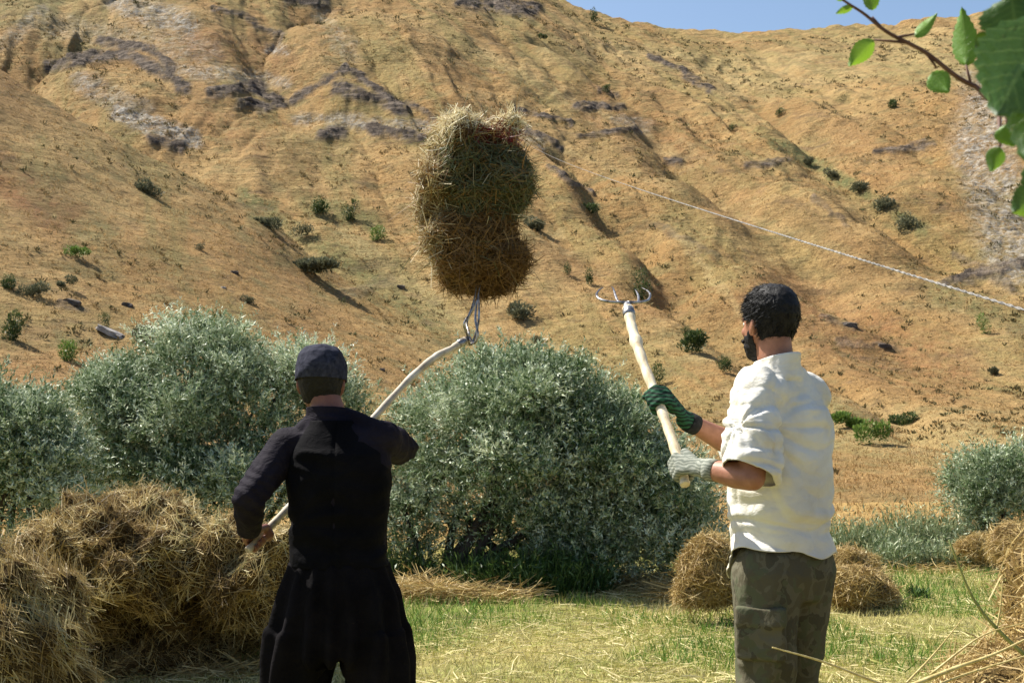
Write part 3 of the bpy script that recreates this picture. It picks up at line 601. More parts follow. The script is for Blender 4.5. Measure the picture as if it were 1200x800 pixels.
for j, (u, v, wp, hp, c, lab) in enumerate(HS):
    h = hit(u, v+hp*.45); d = h.y; rx = wp*.5*d/1500; rz = max(hp*.68*d/1500, .10)
    nl = int(500+26*wp); dd = unit(RNG.normal(size=(nl, 3))); rr = .35+.65*RNG.random(nl)**.5; bump_ = .7+.6*fbm(dd[:, 0]*2+j, dd[:, 2]*2+dd[:, 1], 601, 2)
    nlb = 1+int(RNG.integers(1, 5)); lc = RNG.normal(size=(nlb, 3))*np.array([.48, .3, .28]); ls = .45+.45*RNG.random(nlb); li = RNG.integers(0, nlb, nl)
    Q = (dd*(rr*bump_*ls[li])[:, None]+lc[li])*np.array([rx*1.05, rx*.8, rz]) + np.array([h.x, h.y, h.z+rz*.75]); Q[:, 2] = np.maximum(Q[:, 2], H(Q[:, 0], Q[:, 1])+.01)
    LL = rx*(.12+.26*RNG.random(nl)**1.5)
    V, F, T = leaves(Q, unit(dd*.6+np.array([0, 0, .8])+RNG.normal(size=(nl, 3))*.4), LL, LL*.42, np.clip(RNG.random(nl)*.8+.2*dd[:, 2], 0, 1))
    tag(link_mesh('hill_shrub', np_mesh('hill_shrub', V, F, T), None, M_SH[c], h), lab, 'shrub', 'shrubs dotted over the hillside')
# low scrub lumps too many to count
parts = []
n = 24000; y = 28+140*RNG.random(n)**.9; x = (RNG.random(n)*2-1)*.48*y; f = fbm(x*.12, y*.09, 651, 4)
keep = f > .44; x, y = x[keep], y[keep]; n = len(x); k = 12; X = np.repeat(x, k); Y = np.repeat(y, k); sz = np.repeat(.05+.22*RNG.random(n)**4, k)*(.5+.007*Y)
off = unit(RNG.normal(size=(n*k, 3))); off[:, 2] = np.abs(off[:, 2])*.7
Q = np.stack([X, Y, H(X, Y)-.03], 1)+off*sz[:, None]*RNG.random((n*k, 1))
parts = leaves(Q, unit(off+np.array([0, 0, .6])), sz*.8, sz*.35, np.clip(np.repeat(RNG.random(n), k)*.8+.2*RNG.random(n*k), 0, 1))
M_SCRUB = thin_mat('scrub', [(0, (.06, .075, .03)), (.35, (.12, .10, .045)), (.7, (.20, .15, .065)), (1, (.30, .21, .1))], .8, .1, .15)
tag(link_mesh('hill_scrub', np_mesh('hill_scrub', parts[0], parts[1], parts[2]), None, M_SCRUB), 'low brown and olive scrub speckling the hillside', 'scrub', kind='stuff')

# rocks ------------------------------------------------------------------
def rock_mat(name, c1, c2):
    m, n, b = mat(name, .9, .2); f = noise_tex(n, 3, 8, .7, objco(n)); n.links.new(ramp(n, f, [(.35, c1), (.65, c2)]), b.inputs['Base Color']); bump(n, b, f, .8, .08); return m
M_RL = rock_mat('grey_stone', (.20, .18, .165), (.40, .37, .34)); M_RD = rock_mat('dark_stone', (.05, .042, .036), (.15, .125, .105))
def rock(label, u, v, wpx, hpx, m, rot=0, flat=.5, seed=0):
    h = hit(u, v); s = h.y/1500; bm = bmesh.new(); bmesh.ops.create_icosphere(bm, subdivisions=3, radius=1)
    for vv in bm.verts:
        c = vv.co.copy(); f = 1+.45*mnoise.noise(c*1.3+Vector((seed*7, 0, 0)))+.25*mnoise.noise(c*3.5+Vector((seed*7, 1, 0))); q = c*f
        for ax in range(3): q[ax] = max(min(q[ax], .78+.05*ax), -.8)
        vv.co = Vector((q.x*wpx*.5*s, q.y*wpx*.4*s, q.z*hpx*.5*s))
    bmesh.ops.rotate(bm, verts=bm.verts, cent=(0, 0, 0), matrix=Matrix.Rotation(rot, 3, 'Y')); bmesh.ops.translate(bm, verts=bm.verts, vec=h)
    tag(bm_obj('rock', bm, m, None, h), label, 'rock', 'loose stones on the hillside')
for i, (lab, u, v, a, b_, mm, r) in enumerate([('flat pale grey stone slab tilted on the left slope', 131, 391, 44, 9, M_RL, .42), ('dark boulder with a grey face above the flat slab', 84, 358, 26, 15, M_RD, .2), ('small dark stone right of the boulder', 149, 359, 16, 9, M_RD, .1),
        ('tiny dark stone in the grass above the broad shrub', 275, 320, 12, 6, M_RD, 0), ('pale pebble sized stone mid left slope', 262, 338, 8, 4, M_RL, 0), ('small stone above the cap of the man in black', 448, 434, 8, 5, M_RD, 0), ('dark stone beneath the fallen gully scrub', 470, 337, 12, 7, M_RD, .2),
        ('dark stone on the brown slope right of the bearded head', 995, 382, 24, 9, M_RD, .1), ('dark stone lower down the brown right slope', 1035, 407, 22, 8, M_RD, .1)]):
    rock(lab, u, v, a, b_, mm, r, seed=i+1)

# ------------------------------------------------------------------ cable
def cable():
    a = hit(598, 149); b = P(1200, 363, 4.5); tr = Vector((1.86, 2.25, 1.74)); pts = []
    n = 500; drn = b-a; full = drn*1.0
    m, nn, bs = mat('frayed_rope', .7, .3)
    f = noise_tex(nn, 25, 4, .6, objco(nn)); nn.links.new(ramp(nn, f, [(.35, (.07, .065, .06)), (.65, (.32, .30, .27))]), bs.inputs['Base Color'])
    bm = bmesh.new()
    ts = [1-(1-i/420)**1.0 for i in range(421)]
    path = []
    for i in range(421):
        t = i/420; t = 1-(1-t)**3    # closer steps near the viewer
        p = a.lerp(b, t); p.z -= 1.6*4*t*(1-t)*.30; path.append(p)
    last = path[-1]
    for i in range(1, 40): path.append(last.lerp(tr, i/39))
    # two strands wound round one another
    acc = 0; ph = [0]
    for p, q in zip(path[:-1], path[1:]): acc += (q-p).length; ph.append(acc)
    dense = []
    tot = acc; k = 0; s_ = 0.0
    step_near = .02
    s_list = []; s_ = tot
    while s_ > 0: s_list.append(s_); s_ -= .022 if tot-s_ < 14 else .25
    s_list.append(0); s_list.reverse()
    arr = np.array(ph); co = np.array([list(p) for p in path])
    xs = np.interp(s_list, arr, co[:, 0]); ys = np.interp(s_list, arr, co[:, 1]); zs = np.interp(s_list, arr, co[:, 2])
    for st in (0, math.pi):
        pts = []
        for s1, x, y, z in zip(s_list, xs, ys, zs):
            an = s1/.15*2*math.pi+st; rr = .0030; pts.append(Vector((x+math.cos(an)*rr, y, z+math.sin(an)*rr)))
        tube_bm(bm, pts, [.0032]*len(pts), 6)
    tag(bm_obj('cable', bm, m, None, a), 'pale twisted rope slanting down across the hillside to the right', 'rope')
cable()

# ------------------------------------------------------------------ tree in the right foreground (its trunk stands outside the picture)
def toothed_leaf(L, W, n=16):
    """outline of a broad toothed leaf, lying in xy, stem at origin, tip at +y"""
    right = []
    for i in range(n+1):
        t = i/n; w_ = W*.5*(math.sin(math.pi*t**.75)**.85)*(1-.12*t)
        saw = (.035*W if i % 2 else -.02*W)*(0 if i in (0, n) else 1)
        right.append((w_+saw, t*L))
    return right
def leaf_tree():
    base = Vector((1.9, 2.2, hz(1.9, 2.2))); root = empty('broadleaf_tree', base)
    tag(root, 'leafy twig and large green leaves hanging into the top right corner', 'tree')
    m, n, b = mat('broad_leaf', .45, .45)
    col = ramp(n, attr(n, 'tint'), [(0, (.018, .05, .012)), (.35, (.045, .12, .015)), (.7, (.11, .24, .02)), (.95, (.20, .33, .03)), (1, (.3, .26, .04))])
    f = noise_tex(n, 90, 5, .6, objco(n)); col = mix(n, ramp(n, f, [(.62, (0, 0, 0)), (.8, (.35, .35, .35))]), col, (.25, .28, .15))
    au, av = attr(n, 'across'), attr(n, 'along')
    ph_ = math_(n, 'FRACT', math_(n, 'SUBTRACT', math_(n, 'MULTIPLY', av, 8.0), math_(n, 'MULTIPLY', au, 1.7)))
    sv = math_(n, 'LESS_THAN', math_(n, 'ABSOLUTE', math_(n, 'SUBTRACT', ph_, .5)), .07); mv = math_(n, 'LESS_THAN', au, .05)
    vein = math_(n, 'MULTIPLY', math_(n, 'MAXIMUM', sv, mv), .22); col = mix(n, vein, col, (.26, .36, .09))
    sp2 = noise_tex(n, 240, 3, .6, objco(n)); col = mix(n, ramp(n, sp2, [(.66, (0, 0, 0)), (.72, (.7, .7, .7))]), col, (.14, .08, .03))
    n.links.new(col, b.inputs['Base Color']); bump(n, b, math_(n, 'SUBTRACT', f, vein), .5, .003)
    tr = n.nodes.new('ShaderNodeBsdfTranslucent'); n.links.new(mix(n, .5, col, (.3, .5, .03)), tr.inputs[0]); ms = n.nodes.new('ShaderNodeMixShader'); ms.inputs[0].default_value = .32
    n.links.new(b.outputs[0], ms.inputs[1]); n.links.new(tr.outputs[0], ms.inputs[2]); n.links.new(ms.outputs[0], n.nodes['Material Output'].inputs[0])
    bk, nk, bb_ = mat('twig_bark', .6, .3); ff = noise_tex(nk, 40, 4, .6, objco(nk)); nk.links.new(ramp(nk, ff, [(.3, (.07, .03, .02)), (.7, (.16, .08, .05))]), bb_.inputs['Base Color'])
    bm = bmesh.new(); tube_bm(bm, curve([base+Vector((0, 0, -.1)), Vector((1.86, 2.22, 1.2)), Vector((1.86, 2.25, 2.1)), Vector((1.7, 2.1, 3.2))], 14), [.06-.003*k for k in range(14)], 12)
    bm_obj('trunk', bm, bk, root)
    D0 = 1.5
    bp = [Vector((1.85, 2.24, 2.15)), Vector((1.1, 1.7, 2.05)), P(1215, 108, D0), P(1140, 100, D0), P(1085, 62, D0), P(1040, 38, D0), P(1012, 16, D0), P(985, -2, D0), P(955, -30, D0)]
    bm = bmesh.new(); c = curve(bp, 50); tube_bm(bm, c, [.0030*(1-k/50)+.0010 for k in range(50)], 8)
    for q0, q1 in ((P(1138, 99, D0), P(1132, 76, D0)), (P(1062, 50, D0), P(1025, 47, D0)), (P(1085, 62, D0), P(1098, 80, D0)), (P(1035, 35, D0), P(1022, 20, D0)), (P(1050, 44, D0), P(1072, 40, D0))):
        tube_bm(bm, [q0, q0.lerp(q1, .5), q1], [.0018, .0015, .0012], 6)
    bm_obj('branch', bm, bk, root)
    def leaf(u0, v0, u1, v1, wpx, d0, d1, tint, face=.25, fold=.12, jag=True):
        a = P(u0, v0, d0); bq = P(u1, v1, d1); L = (bq-a).length; W = wpx*d0/1500; ax = (bq-a).normalized()
        view = (a-Vector((0, 0, CAMZ))).normalized(); side = ax.cross(view).normalized(); side = (side*math.cos(face)+view*math.sin(face)).normalized(); nrm = side.cross(ax)
        bm = bmesh.new(); R = toothed_leaf(L, W, 18 if jag else 12); k = 8; rows = []; LU = []; LV = []
        for (wx, ty) in R:
            row = []
            for j in range(-k, k+1):
                s_ = j/k; t = ty/L; vein = .012*W*math.sin((t*9+abs(s_)*3)*2*math.pi)
                LU.append(abs(s_)); LV.append(t)
                row.append(bm.verts.new(a+ax*(ty) + side*wx*s_ + nrm*(fold*W*abs(s_)**1.5 - .18*L*t*t + vein*(abs(s_) > .1))))
            rows.append(row)
        for A, B in zip(rows[:-1], rows[1:]):
            for j in range(2*k): bm.faces.new((A[j], A[j+1], B[j+1], B[j])).smooth = True
        me = bpy.data.meshes.new('leaf'); bm.to_mesh(me); bm.free(); at = me.attributes.new('tint', 'FLOAT', 'POINT'); at.data.foreach_set('value', [tint]*len(me.vertices))
        for nm_, vv_ in (('across', LU), ('along', LV)): at = me.attributes.new(nm_, 'FLOAT', 'POINT'); at.data.foreach_set('value', vv_)
        return link_mesh('leaf', me, root, m)
    for args in [(1132, 76, 1130, 14, 33, D0, D0+.02, .72), (1025, 47, 992, 78, 26, D0, D0, .85, .3, .15), (1072, 42, 1098, 20, 20, D0, D0+.01, .75, .7), (1092, 84, 1112, 110, 30, D0, D0-.01, .7), (1022, 12, 1018, -22, 20, D0, D0, .6),
                 (1000, 8, 978, 16, 10, D0, D0, .8), (992, -2, 975, -8, 14, D0, D0, .7), (1172, 172, 1160, 202, 24, 1.2, 1.2, .6), (1180, 145, 1188, 172, 36, 1.2, 1.2, .7), (1232, 20, 1150, 160, 118, 1.05, .98, .2, .1, .05),
                 (1240, 60, 1196, 192, 90, 1.0, 1.0, .24, .2), (1185, -5, 1192, 55, 80, 1.1, 1.1, .22, .3), (1225, 225, 1180, 250, 44, 1.1, 1.08, .1, .2), (1215, 180, 1250, 260, 60, 1.1, 1.1, .2, .2), (1250, -40, 1230, 60, 100, 1.1, 1.1, .2, .3),
                 (1300, 100, 1280, 220, 100, 1.2, 1.2, .3, .3), (1340, 0, 1300, 120, 110, 1.3, 1.3, .4, .2), (1165, 40, 1143, 62, 30, 1.12, 1.12, .12, .3)]:  # low tints on the big near leaves paint in their backlit shade
        leaf(*args)
    # petioles for the big leaves and more leaves along the branch out of frame
    bm = bmesh.new()
    for q1 in (P(1232, 20, 1.05), P(1240, 60, 1.0), P(1185, -5, 1.1), P(1225, 225, 1.1), P(1215, 180, 1.1), P(1172, 172, 1.2), P(1180, 145, 1.2), P(1250, -40, 1.1), P(1300, 100, 1.2), P(1340, 0, 1.3), P(1165, 40, 1.12)):
        s0 = min(c[8:24], key=lambda p_: (p_-q1-Vector((.12, .1, .05))).length); tube_bm(bm, curve([s0, s0.lerp(q1, .5)+Vector((0, 0, .05)), q1], 8), [.0022]*7+[.0012], 6)
    bm_obj('petiole', bm, bk, root)
leaf_tree()

# ------------------------------------------------------------------ loose stalks in the right foreground
def stalk(label, pts, r, tint, name='stalk'):
    m, n, b = mat('stalk', .5, .35); f = noise_tex(n, 60, 3, .6, objco(n)); c = {'y': ((.40, .30, .10), (.62, .50, .22)), 'g': ((.14, .17, .04), (.30, .30, .09))}[tint]
    n.links.new(ramp(n, f, [(.35, c[0]), (.65, c[1])]), b.inputs['Base Color']); bm = bmesh.new(); c = curve(pts, 16)
    tube_bm(bm, c, [r*(1-.045*k) for k in range(16)], 8)
    for k in (4, 9): tube_bm(bm, [c[k]-(c[k+1]-c[k])*.15, c[k], c[k]+(c[k+1]-c[k])*.15], [r*.7, r*1.35*(1-.045*k), r*.6], 8)
    tag(bm_obj(name, bm, m, None, pts[0]), label, 'stalk', 'loose stalks by the straw heap')
stalk('long straw stalk slanting before the camouflage trousers', [P(1120, 830, 3.0), P(1030, 800, 2.9), P(965, 775, 2.85), P(905, 758, 2.8)], .0042, 'y')
stalk('thin olive stalk rising out of the straw heap', [P(1210, 775, 3.0), P(1172, 740, 3.0), P(1140, 700, 3.0), P(1112, 632, 3.0)], .0058, 'g')
stalk('pale thick stalk lying along the straw heap to the right edge', [P(1060, 806, 2.8), P(1120, 782, 2.8), P(1165, 766, 2.8), P(1215, 742, 2.8)], .006, 'y')
stalk('second pale stalk lying just below the thick one', [P(1070, 815, 2.8), P(1130, 790, 2.8), P(1215, 764, 2.8)], .004, 'y')
stalk('thin pale stalk leaning up toward the weed', [P(1062, 800, 3.0), P(1095, 765, 3.1), P(1130, 722, 3.2)], .003, 'y')
stalk('short upright pale stalk above the straw heap', [P(1166, 745, 3.1), P(1172, 715, 3.1), P(1175, 680, 3.1)], .0035, 'y')
stalk('short crooked stalk at the bottom right', [P(1090, 790, 2.9), P(1150, 745, 2.9), P(1205, 728, 2.9)], .003, 'y')

#PEOPLE#
# ------------------------------------------------------------------ people, their clothes and tools
U3 = Vector((0, 0, 1))
def loft(bm, rings, seg=28, ex=2.0):
    """closed solid through rings (centre, side half-vector, front half-vector)"""
    rr = []
    for c, a, b in rings:
        row = []
        for k in range(seg):
            t = k/seg*2*math.pi; ct, st = math.cos(t), math.sin(t)
            row.append(bm.verts.new(c + a*(math.copysign(abs(ct)**(2/ex), ct)) + b*(math.copysign(abs(st)**(2/ex), st))))
        rr.append(row)
    for A, B in zip(rr[:-1], rr[1:]):
        for k in range(seg): bm.faces.new((A[k], A[(k+1) % seg], B[(k+1) % seg], B[k]))
    bm.faces.new(list(reversed(rr[0]))); bm.faces.new(rr[-1])
def chain(bm, pts, rad, add=0.0, seg=14):
    """rounded limb: tapered tube with balls at the joints"""
    pts = [Vector(p) for p in pts]; rad = [r+add for r in rad]
    for a, b, r0, r1 in zip(pts[:-1], pts[1:], rad[:-1], rad[1:]): tube_bm(bm, [a, a.lerp(b, .5), b], [r0, (r0+r1)/2, r1], seg)
    for p, r in zip(pts, rad): bmesh.ops.create_icosphere(bm, subdivisions=2, radius=r*.99, matrix=Matrix.Translation(p))
def ball(bm, c, vecs, sub=3):
    m = Matrix((( vecs[0].x, vecs[1].x, vecs[2].x, c.x), (vecs[0].y, vecs[1].y, vecs[2].y, c.y), (vecs[0].z, vecs[1].z, vecs[2].z, c.z), (0, 0, 0, 1)))
    bmesh.ops.create_icosphere(bm, subdivisions=sub, radius=1, matrix=m)
HEAD = [(.0, .022, .052, .022), (.012, .040, .045, .042), (.045, .058, .028, .066), (.085, .067, .012, .084), (.12, .0735, .002, .093), (.155, .076, -.004, .097), (.185, .073, -.006, .093), (.21, .060, -.008, .076), (.228, .040, -.009, .052), (.238, .014, -.01, .02)]
def head_rings(chin, F, L, U, add=0.0, lo=0, hi=99):
    out = []
    for h, hw, cy, hd in HEAD:
        if lo <= h <= hi: out.append((chin+U*(h+(add if h > .2 else 0))+F*cy, L*(hw+add), F*(hd+add)))
    return out
def make_head(bm, chin, F, L, U):
    loft(bm, head_rings(chin, F, L, U), 30)
    ball(bm, chin+U*.083+F*.093, [L*.017, F*.020, U*.018])                 # nose tip
    chain(bm, [chin+U*.118+F*.086, chin+U*.088+F*.098], [.009, .012])       # bridge
    for s in (-1, 1):
        ball(bm, chin+U*.134+F*.080+L*.030*s, [L*.024, F*.012, U*.008])     # brow
        ball(bm, chin+U*.092+F*.066+L*.040*s, [L*.020, F*.020, U*.018])     # cheek
        # ears
        ec = chin+U*.108-F*.004+L*.076*s
        ball(bm, ec, [L*.008, (F*.017-U*.004), U*.031])
        ball(bm, ec+L*.006*s-F*.008+U*.006, [L*.006, F*.011, U*.024])
    ball(bm, chin+U*.048+F*.088, [L*.024, F*.011, U*.0055]); ball(bm, chin+U*.040+F*.086, [L*.021, F*.011, U*.006])   # lips
    ball(bm, chin+U*.012+F*.080, [L*.022, F*.016, U*.015])                 # chin
def face_parts(root, chin, F, L, U, me_w, me_d):
    for s in (-1, 1):
        bm = bmesh.new(); c = chin+U*.119+F*.0815+L*.031*s; ball(bm, c, [L*.0125, F*.0115, U*.0085]); ey = bm_obj('eye', bm, me_w, root)
        bm = bmesh.new(); ball(bm, c+F*.0095, [L*.0055, F*.0035, U*.0055]); bm_obj('iris', bm, me_d, root)
        bm = bmesh.new(); chain(bm, [chin+U*.137+F*.098+L*.012*s, chin+U*.142+F*.096+L*.03*s, chin+U*.135+F*.083+L*.047*s], [.003, .0042, .002]); bm_obj('eyebrow', bm, M_HAIR, root)
def hand(bm, G, A, W, rh, add=0.0, idx=1):
    """a fist closed round a shaft: G grip centre, A shaft direction, W wrist, rh shaft radius; index finger on the +A*idx side"""
    A = A.normalized(); p = (G-W); p = (p-A*p.dot(A)).normalized(); n = A.cross(p).normalized()
    if n.dot(W-G) < 0: n = -n
    n0 = n
    ft = .0095
    for k, (ln, r) in enumerate(((.98, .0098), (1.05, .0100), (1.0, .0095), (.85, .0084))):
        o = A*idx*(.031-.0205*k); d = rh+.011
        kn = G+o+n0*(d+.004)-p*.012
        pts = [kn, G+o+n0*d*.75+p*d*.80*ln, G+o-n0*d*.55+p*d*.95*ln, G+o-n0*d*1.02-p*.004*ln, G+o-n0*d*.75-p*.021*ln]
        chain(bm, pts, [r*1.12, r*1.02, r*.95, r*.88, r*.78], add, 10)
        chain(bm, [W+A*idx*(.018-.012*k)+n0*.004, W.lerp(kn, .55)+n0*.003, kn], [.0165, .0145, .0125], add, 10)   # back of the hand
    tb = W.lerp(G, .35)+A*idx*.024-n0*.004
    chain(bm, [tb, G+A*idx*.050-p*(rh+.014)-n0*.002, G+A*idx*.048-p*.004-n0*(rh+.013), G+A*idx*.036+p*.020-n0*(rh+.012)], [.0165, .0135, .0115, .0095], add, 10)
def finish(name, bm, m, root, res, smooth_it=4, wrinkle=None, cuts=(), solid=0, shift=None, post=None):
    me = remesh(bm, res, smooth_it)
    if wrinkle:
        no = [v.normal.copy() for v in me.vertices]
        for v, nn in zip(me.vertices, no): v.co += nn*wrinkle(v.co)
    if cuts or shift:
        b2 = bmesh.new(); b2.from_mesh(me)
        for (c, nrm, rad) in cuts:
            vs_ = {v for v in b2.verts if (v.co-c).length < rad}
            fs = [f for f in b2.faces if all(v in vs_ for v in f.verts)]; es = {e_ for f in fs for e_ in f.edges}
            bmesh.ops.bisect_plane(b2, geom=list(vs_)+list(es)+fs, plane_co=c, plane_no=nrm, clear_outer=True)
        if shift:
            for v in b2.verts: v.co += shift(v.co)
        for f in b2.faces: f.smooth = True
        b2.to_mesh(me); b2.free()
    me.name = name; o = link_mesh(name, me, root, m)
    if solid:
        s_ = o.modifiers.new('thickness', 'SOLIDIFY'); s_.thickness = solid; s_.offset = -1
    return o
def ridged(p, sc, seed): 
    q = Vector((p.x*sc[0]+seed, p.y*sc[1], p.z*sc[2])); w_ = Vector((mnoise.noise(q*.5), mnoise.noise(q*.5+Vector((5, 3, 1))), mnoise.noise(q*.5+Vector((1, 8, 4)))))*.9
    return 1-abs(mnoise.noise(q+w_))*2.6
def skin_mat(name, c1, c2):
    m, n, b = mat(name, .5, .4); f = noise_tex(n, 25, 5, .6, objco(n)); n.links.new(ramp(n, f, [(.3, c1), (.7, c2)]), b.inputs['Base Color'])
    b.inputs['Subsurface Weight'].default_value = .08; b.inputs['Subsurface Radius'].default_value = (.01, .004, .002); bump(n, b, noise_tex(n, 180, 4, .6, objco(n)), .25, .003); return m
def cloth_mat(name, stops, scale=6, rough=.9, weave=900, sheen=.0, wb=.3):
    m, n, b = mat(name, rough, .2); f = noise_tex(n, scale, 6, .6, objco(n), .4); n.links.new(ramp(n, f, stops), b.inputs['Base Color'])
    pv = bump(n, b, noise_tex(n, 16, 5, .55, objco(n, (1, 1, 1.6)), .6), wb, .025); bump(n, b, noise_tex(n, weave, 2, .5, objco(n)), .2, .001, pv)
    if sheen: b.inputs['Sheen Weight'].default_value = sheen
    return m
M_SKIN = skin_mat('sunburnt_skin', (.27, .115, .065), (.38, .175, .105)); M_SKIN2 = skin_mat('tanned_shaded_skin', (.15, .055, .035), (.22, .09, .055))  # second skin: tan darkened all over to paint in the shade on the neck
mh, nh, bh = mat('black_hair', .6, .25); fh = noise_tex(nh, 160, 4, .7, objco(nh)); nh.links.new(ramp(nh, fh, [(.4, (.004, .0035, .0035)), (.7, (.016, .014, .014))]), bh.inputs['Base Color']); bump(nh, bh, fh, .6, .004); M_HAIR = mh
M_EYEW = mat('eye_white', .3, .5)[0]; M_EYEW.node_tree.nodes['Principled BSDF'].inputs['Base Color'].default_value = (.7, .66, .6, 1)
M_EYED = mat('dark_iris', .2, .5)[0]; M_EYED.node_tree.nodes['Principled BSDF'].inputs['Base Color'].default_value = (.02, .012, .008, 1)
M_SHIRT = cloth_mat('cream_cotton', [(.25, (.52, .45, .31)), (.40, (.65, .61, .52)), (.6, (.73, .71, .65))], 5, .85, wb=.35)
mc, nc_, bc = mat('camouflage_cloth', .9, .2)
c1 = noise_tex(nc_, 11, 3, .5, objco(nc_), .8); c2 = noise_tex(nc_, 15, 3, .5, objco(nc_, (1.1, .9, 1)), .8)
cc = ramp(nc_, c1, [(0, (.085, .075, .045)), (.47, (.125, .115, .075)), (.56, (.05, .045, .028))], 'CONSTANT'); cc = mix(nc_, ramp(nc_, c2, [(0, (0, 0, 0)), (.56, (1, 1, 1))], 'CONSTANT'), cc, (.085, .095, .05))
cc = mix(nc_, .35, cc, (.10, .09, .06)); nc_.links.new(cc, bc.inputs['Base Color']); pv = bump(nc_, bc, noise_tex(nc_, 18, 5, .55, objco(nc_, (1, 1, .7)), .5), .5, .02); M_CAMO = mc
M_BSHIRT = cloth_mat('black_jersey', [(.3, (.007, .0055, .009)), (.7, (.017, .014, .021))], 8, .75, wb=.5)
M_VEST = cloth_mat('black_waistcoat_cloth', [(.3, (.002, .002, .0026)), (.7, (.0055, .005, .0065))], 8, .85)
M_TROU = cloth_mat('black_trouser_cloth', [(.3, (.003, .0025, .003)), (.7, (.009, .0075, .0085))], 8, .9)
M_CAP = cloth_mat('charcoal_cap_cloth', [(.3, (.015, .016, .026)), (.7, (.05, .051, .072))], 60, .85)
for m_ in (M_BSHIRT, M_VEST, M_TROU, M_CAP): m_.node_tree.nodes['Principled BSDF'].inputs['Specular IOR Level'].default_value = .06
M_BOOT = mat('dark_leather', .6, .4)[0]; M_BOOT.node_tree.nodes['Principled BSDF'].inputs['Base Color'].default_value = (.03, .022, .018, 1)
def glove_mat(name, a, b_, sc):
    m, n, b = mat(name, .85, .2); wv = n.nodes.new('ShaderNodeTexWave'); wv.inputs['Scale'].default_value = sc; wv.inputs['Distortion'].default_value = 7; wv.bands_direction = 'Z'
    n.links.new(objco(n, (1, 1, 1)), wv.inputs[0]); f = noise_tex(n, 70, 4, .6, objco(n)); c = ramp(n, math_(n, 'ADD', math_(n, 'MULTIPLY', wv.outputs['Fac'], .5), math_(n, 'MULTIPLY', f, .5)), [(.35, a), (.65, b_)])
    n.links.new(c, b.inputs['Base Color']); bump(n, b, noise_tex(n, 500, 3, .6, objco(n)), .5, .002); return m
M_GG = glove_mat('green_knit', (.006, .016, .010), (.02, .085, .042), 22); M_GW = glove_mat('grey_knit', (.15, .165, .135), (.29, .30, .25), 30)
M_CUFF = cloth_mat('black_knit_cuff', [(.3, (.008, .009, .009)), (.7, (.03, .03, .03))], 60)
mw, nw, bw = mat('peeled_pole_wood', .6, .35); fw = noise_tex(nw, 22, 6, .65, objco(nw, (1.3, 1, .25)), .5); fw2 = noise_tex(nw, 9, 4, .6, objco(nw))
cw = mix(nw, ramp(nw, fw2, [(.58, (0, 0, 0)), (.7, (.7, .7, .7))]), ramp(nw, fw, [(.3, (.42, .31, .17)), (.5, (.66, .56, .38)), (.75, (.76, .69, .52))]), (.30, .19, .09)); nw.links.new(cw, bw.inputs['Base Color']); bump(nw, bw, fw, .4, .004); M_WOOD = mw
mw2, nw2, bw2 = mat('weathered_pole_wood', .7, .3); fw = noise_tex(nw2, 18, 6, .65, objco(nw2, (.5, 1, 1.0)), .5)
nw2.links.new(ramp(nw2, fw, [(.3, (.24, .18, .12)), (.5, (.48, .41, .31)), (.75, (.64, .58, .48))]), bw2.inputs['Base Color']); bump(nw2, bw2, fw, .4, .004); M_WOOD2 = mw2
ms_, ns_, bs_ = mat('worn_steel', .38, .5); bs_.inputs['Metallic'].default_value = .85; fs_ = noise_tex(ns_, 40, 5, .6, objco(ns_)); ns_.links.new(ramp(ns_, fs_, [(.35, (.10, .07, .055)), (.6, (.42, .41, .40))]), bs_.inputs['Base Color']); M_STEEL = ms_

# ---------------------------------------- pitchforks
def pitchfork(label, hpts, r0, r1, tines, head_c, wood, knots=()):
    root = empty('pitchfork', hpts[0]); tag(root, label, 'pitchfork', 'pitchforks raised in the men\'s hands')
    c = curve(hpts, 60); bm = bmesh.new(); rr = [r0+(r1-r0)*k/59 + .0012*math.sin(k*1.3)+.001*math.sin(k*.45+1) for k in range(60)]
    for k in knots: rr[k] += .004; rr[k+1] += .003
    tube_bm(bm, c, rr, 16); bm_obj('handle', bm, wood, root)
    bm = bmesh.new(); ax = (c[-1]-c[-6]).normalized(); tube_bm(bm, [c[-5], c[-3], c[-1], c[-1]+ax*.03, head_c], [r1*1.15, r1*1.18, r1*1.05, r1*.7, .007], 14); bm_obj('socket', bm, M_STEEL, root)
    for t in tines:
        bm = bmesh.new(); cc_ = curve(t, 22); tube_bm(bm, cc_, [.0052]*12+[.0052-.00042*k for k in range(10)], 10); bm_obj('tine', bm, M_STEEL, root)
    return c
RH = [P(803, 568, 4.16), P(799, 550, 4.2), P(785, 508, 4.32), P(770, 467, 4.45), P(752, 420, 4.6), P(741, 385, 4.74), P(736, 362, 4.84)]
hc = P(735, 354, 4.87)
rt = [[hc, P(718, 354, 4.87), P(704, 351, 4.89), P(699, 346, 4.95), P(702, 340, 5.05), P(707, 337, 5.13)],
      [hc, P(728, 355, 4.87), P(724, 353, 4.9), P(721, 346, 4.97), P(719, 339, 5.07), P(717, 336, 5.13)],
      [hc, P(744, 355, 4.87), P(748, 353, 4.9), P(748, 347, 4.98), P(746, 342, 5.07), P(744, 339, 5.13)],
      [hc, P(750, 354, 4.87), P(759, 352, 4.89), P(762, 346, 4.95), P(759, 341, 5.05), P(752, 337, 5.13)]]
RC = pitchfork('pitchfork with a stout cream coloured pole held by the man in the cream shirt', RH, .0150, .0205, rt, hc, M_WOOD, (12, 30, 44))
LH = [P(290, 645, 4.65), P(303, 631, 4.69), P(325, 608, 4.73), P(365, 568, 4.82), P(400, 530, 4.88), P(440, 487, 4.97), P(478, 446, 5.08), P(508, 420, 5.17), P(530, 408, 5.24), P(545, 399, 5.29)]
hl = P(549, 395, 5.30)
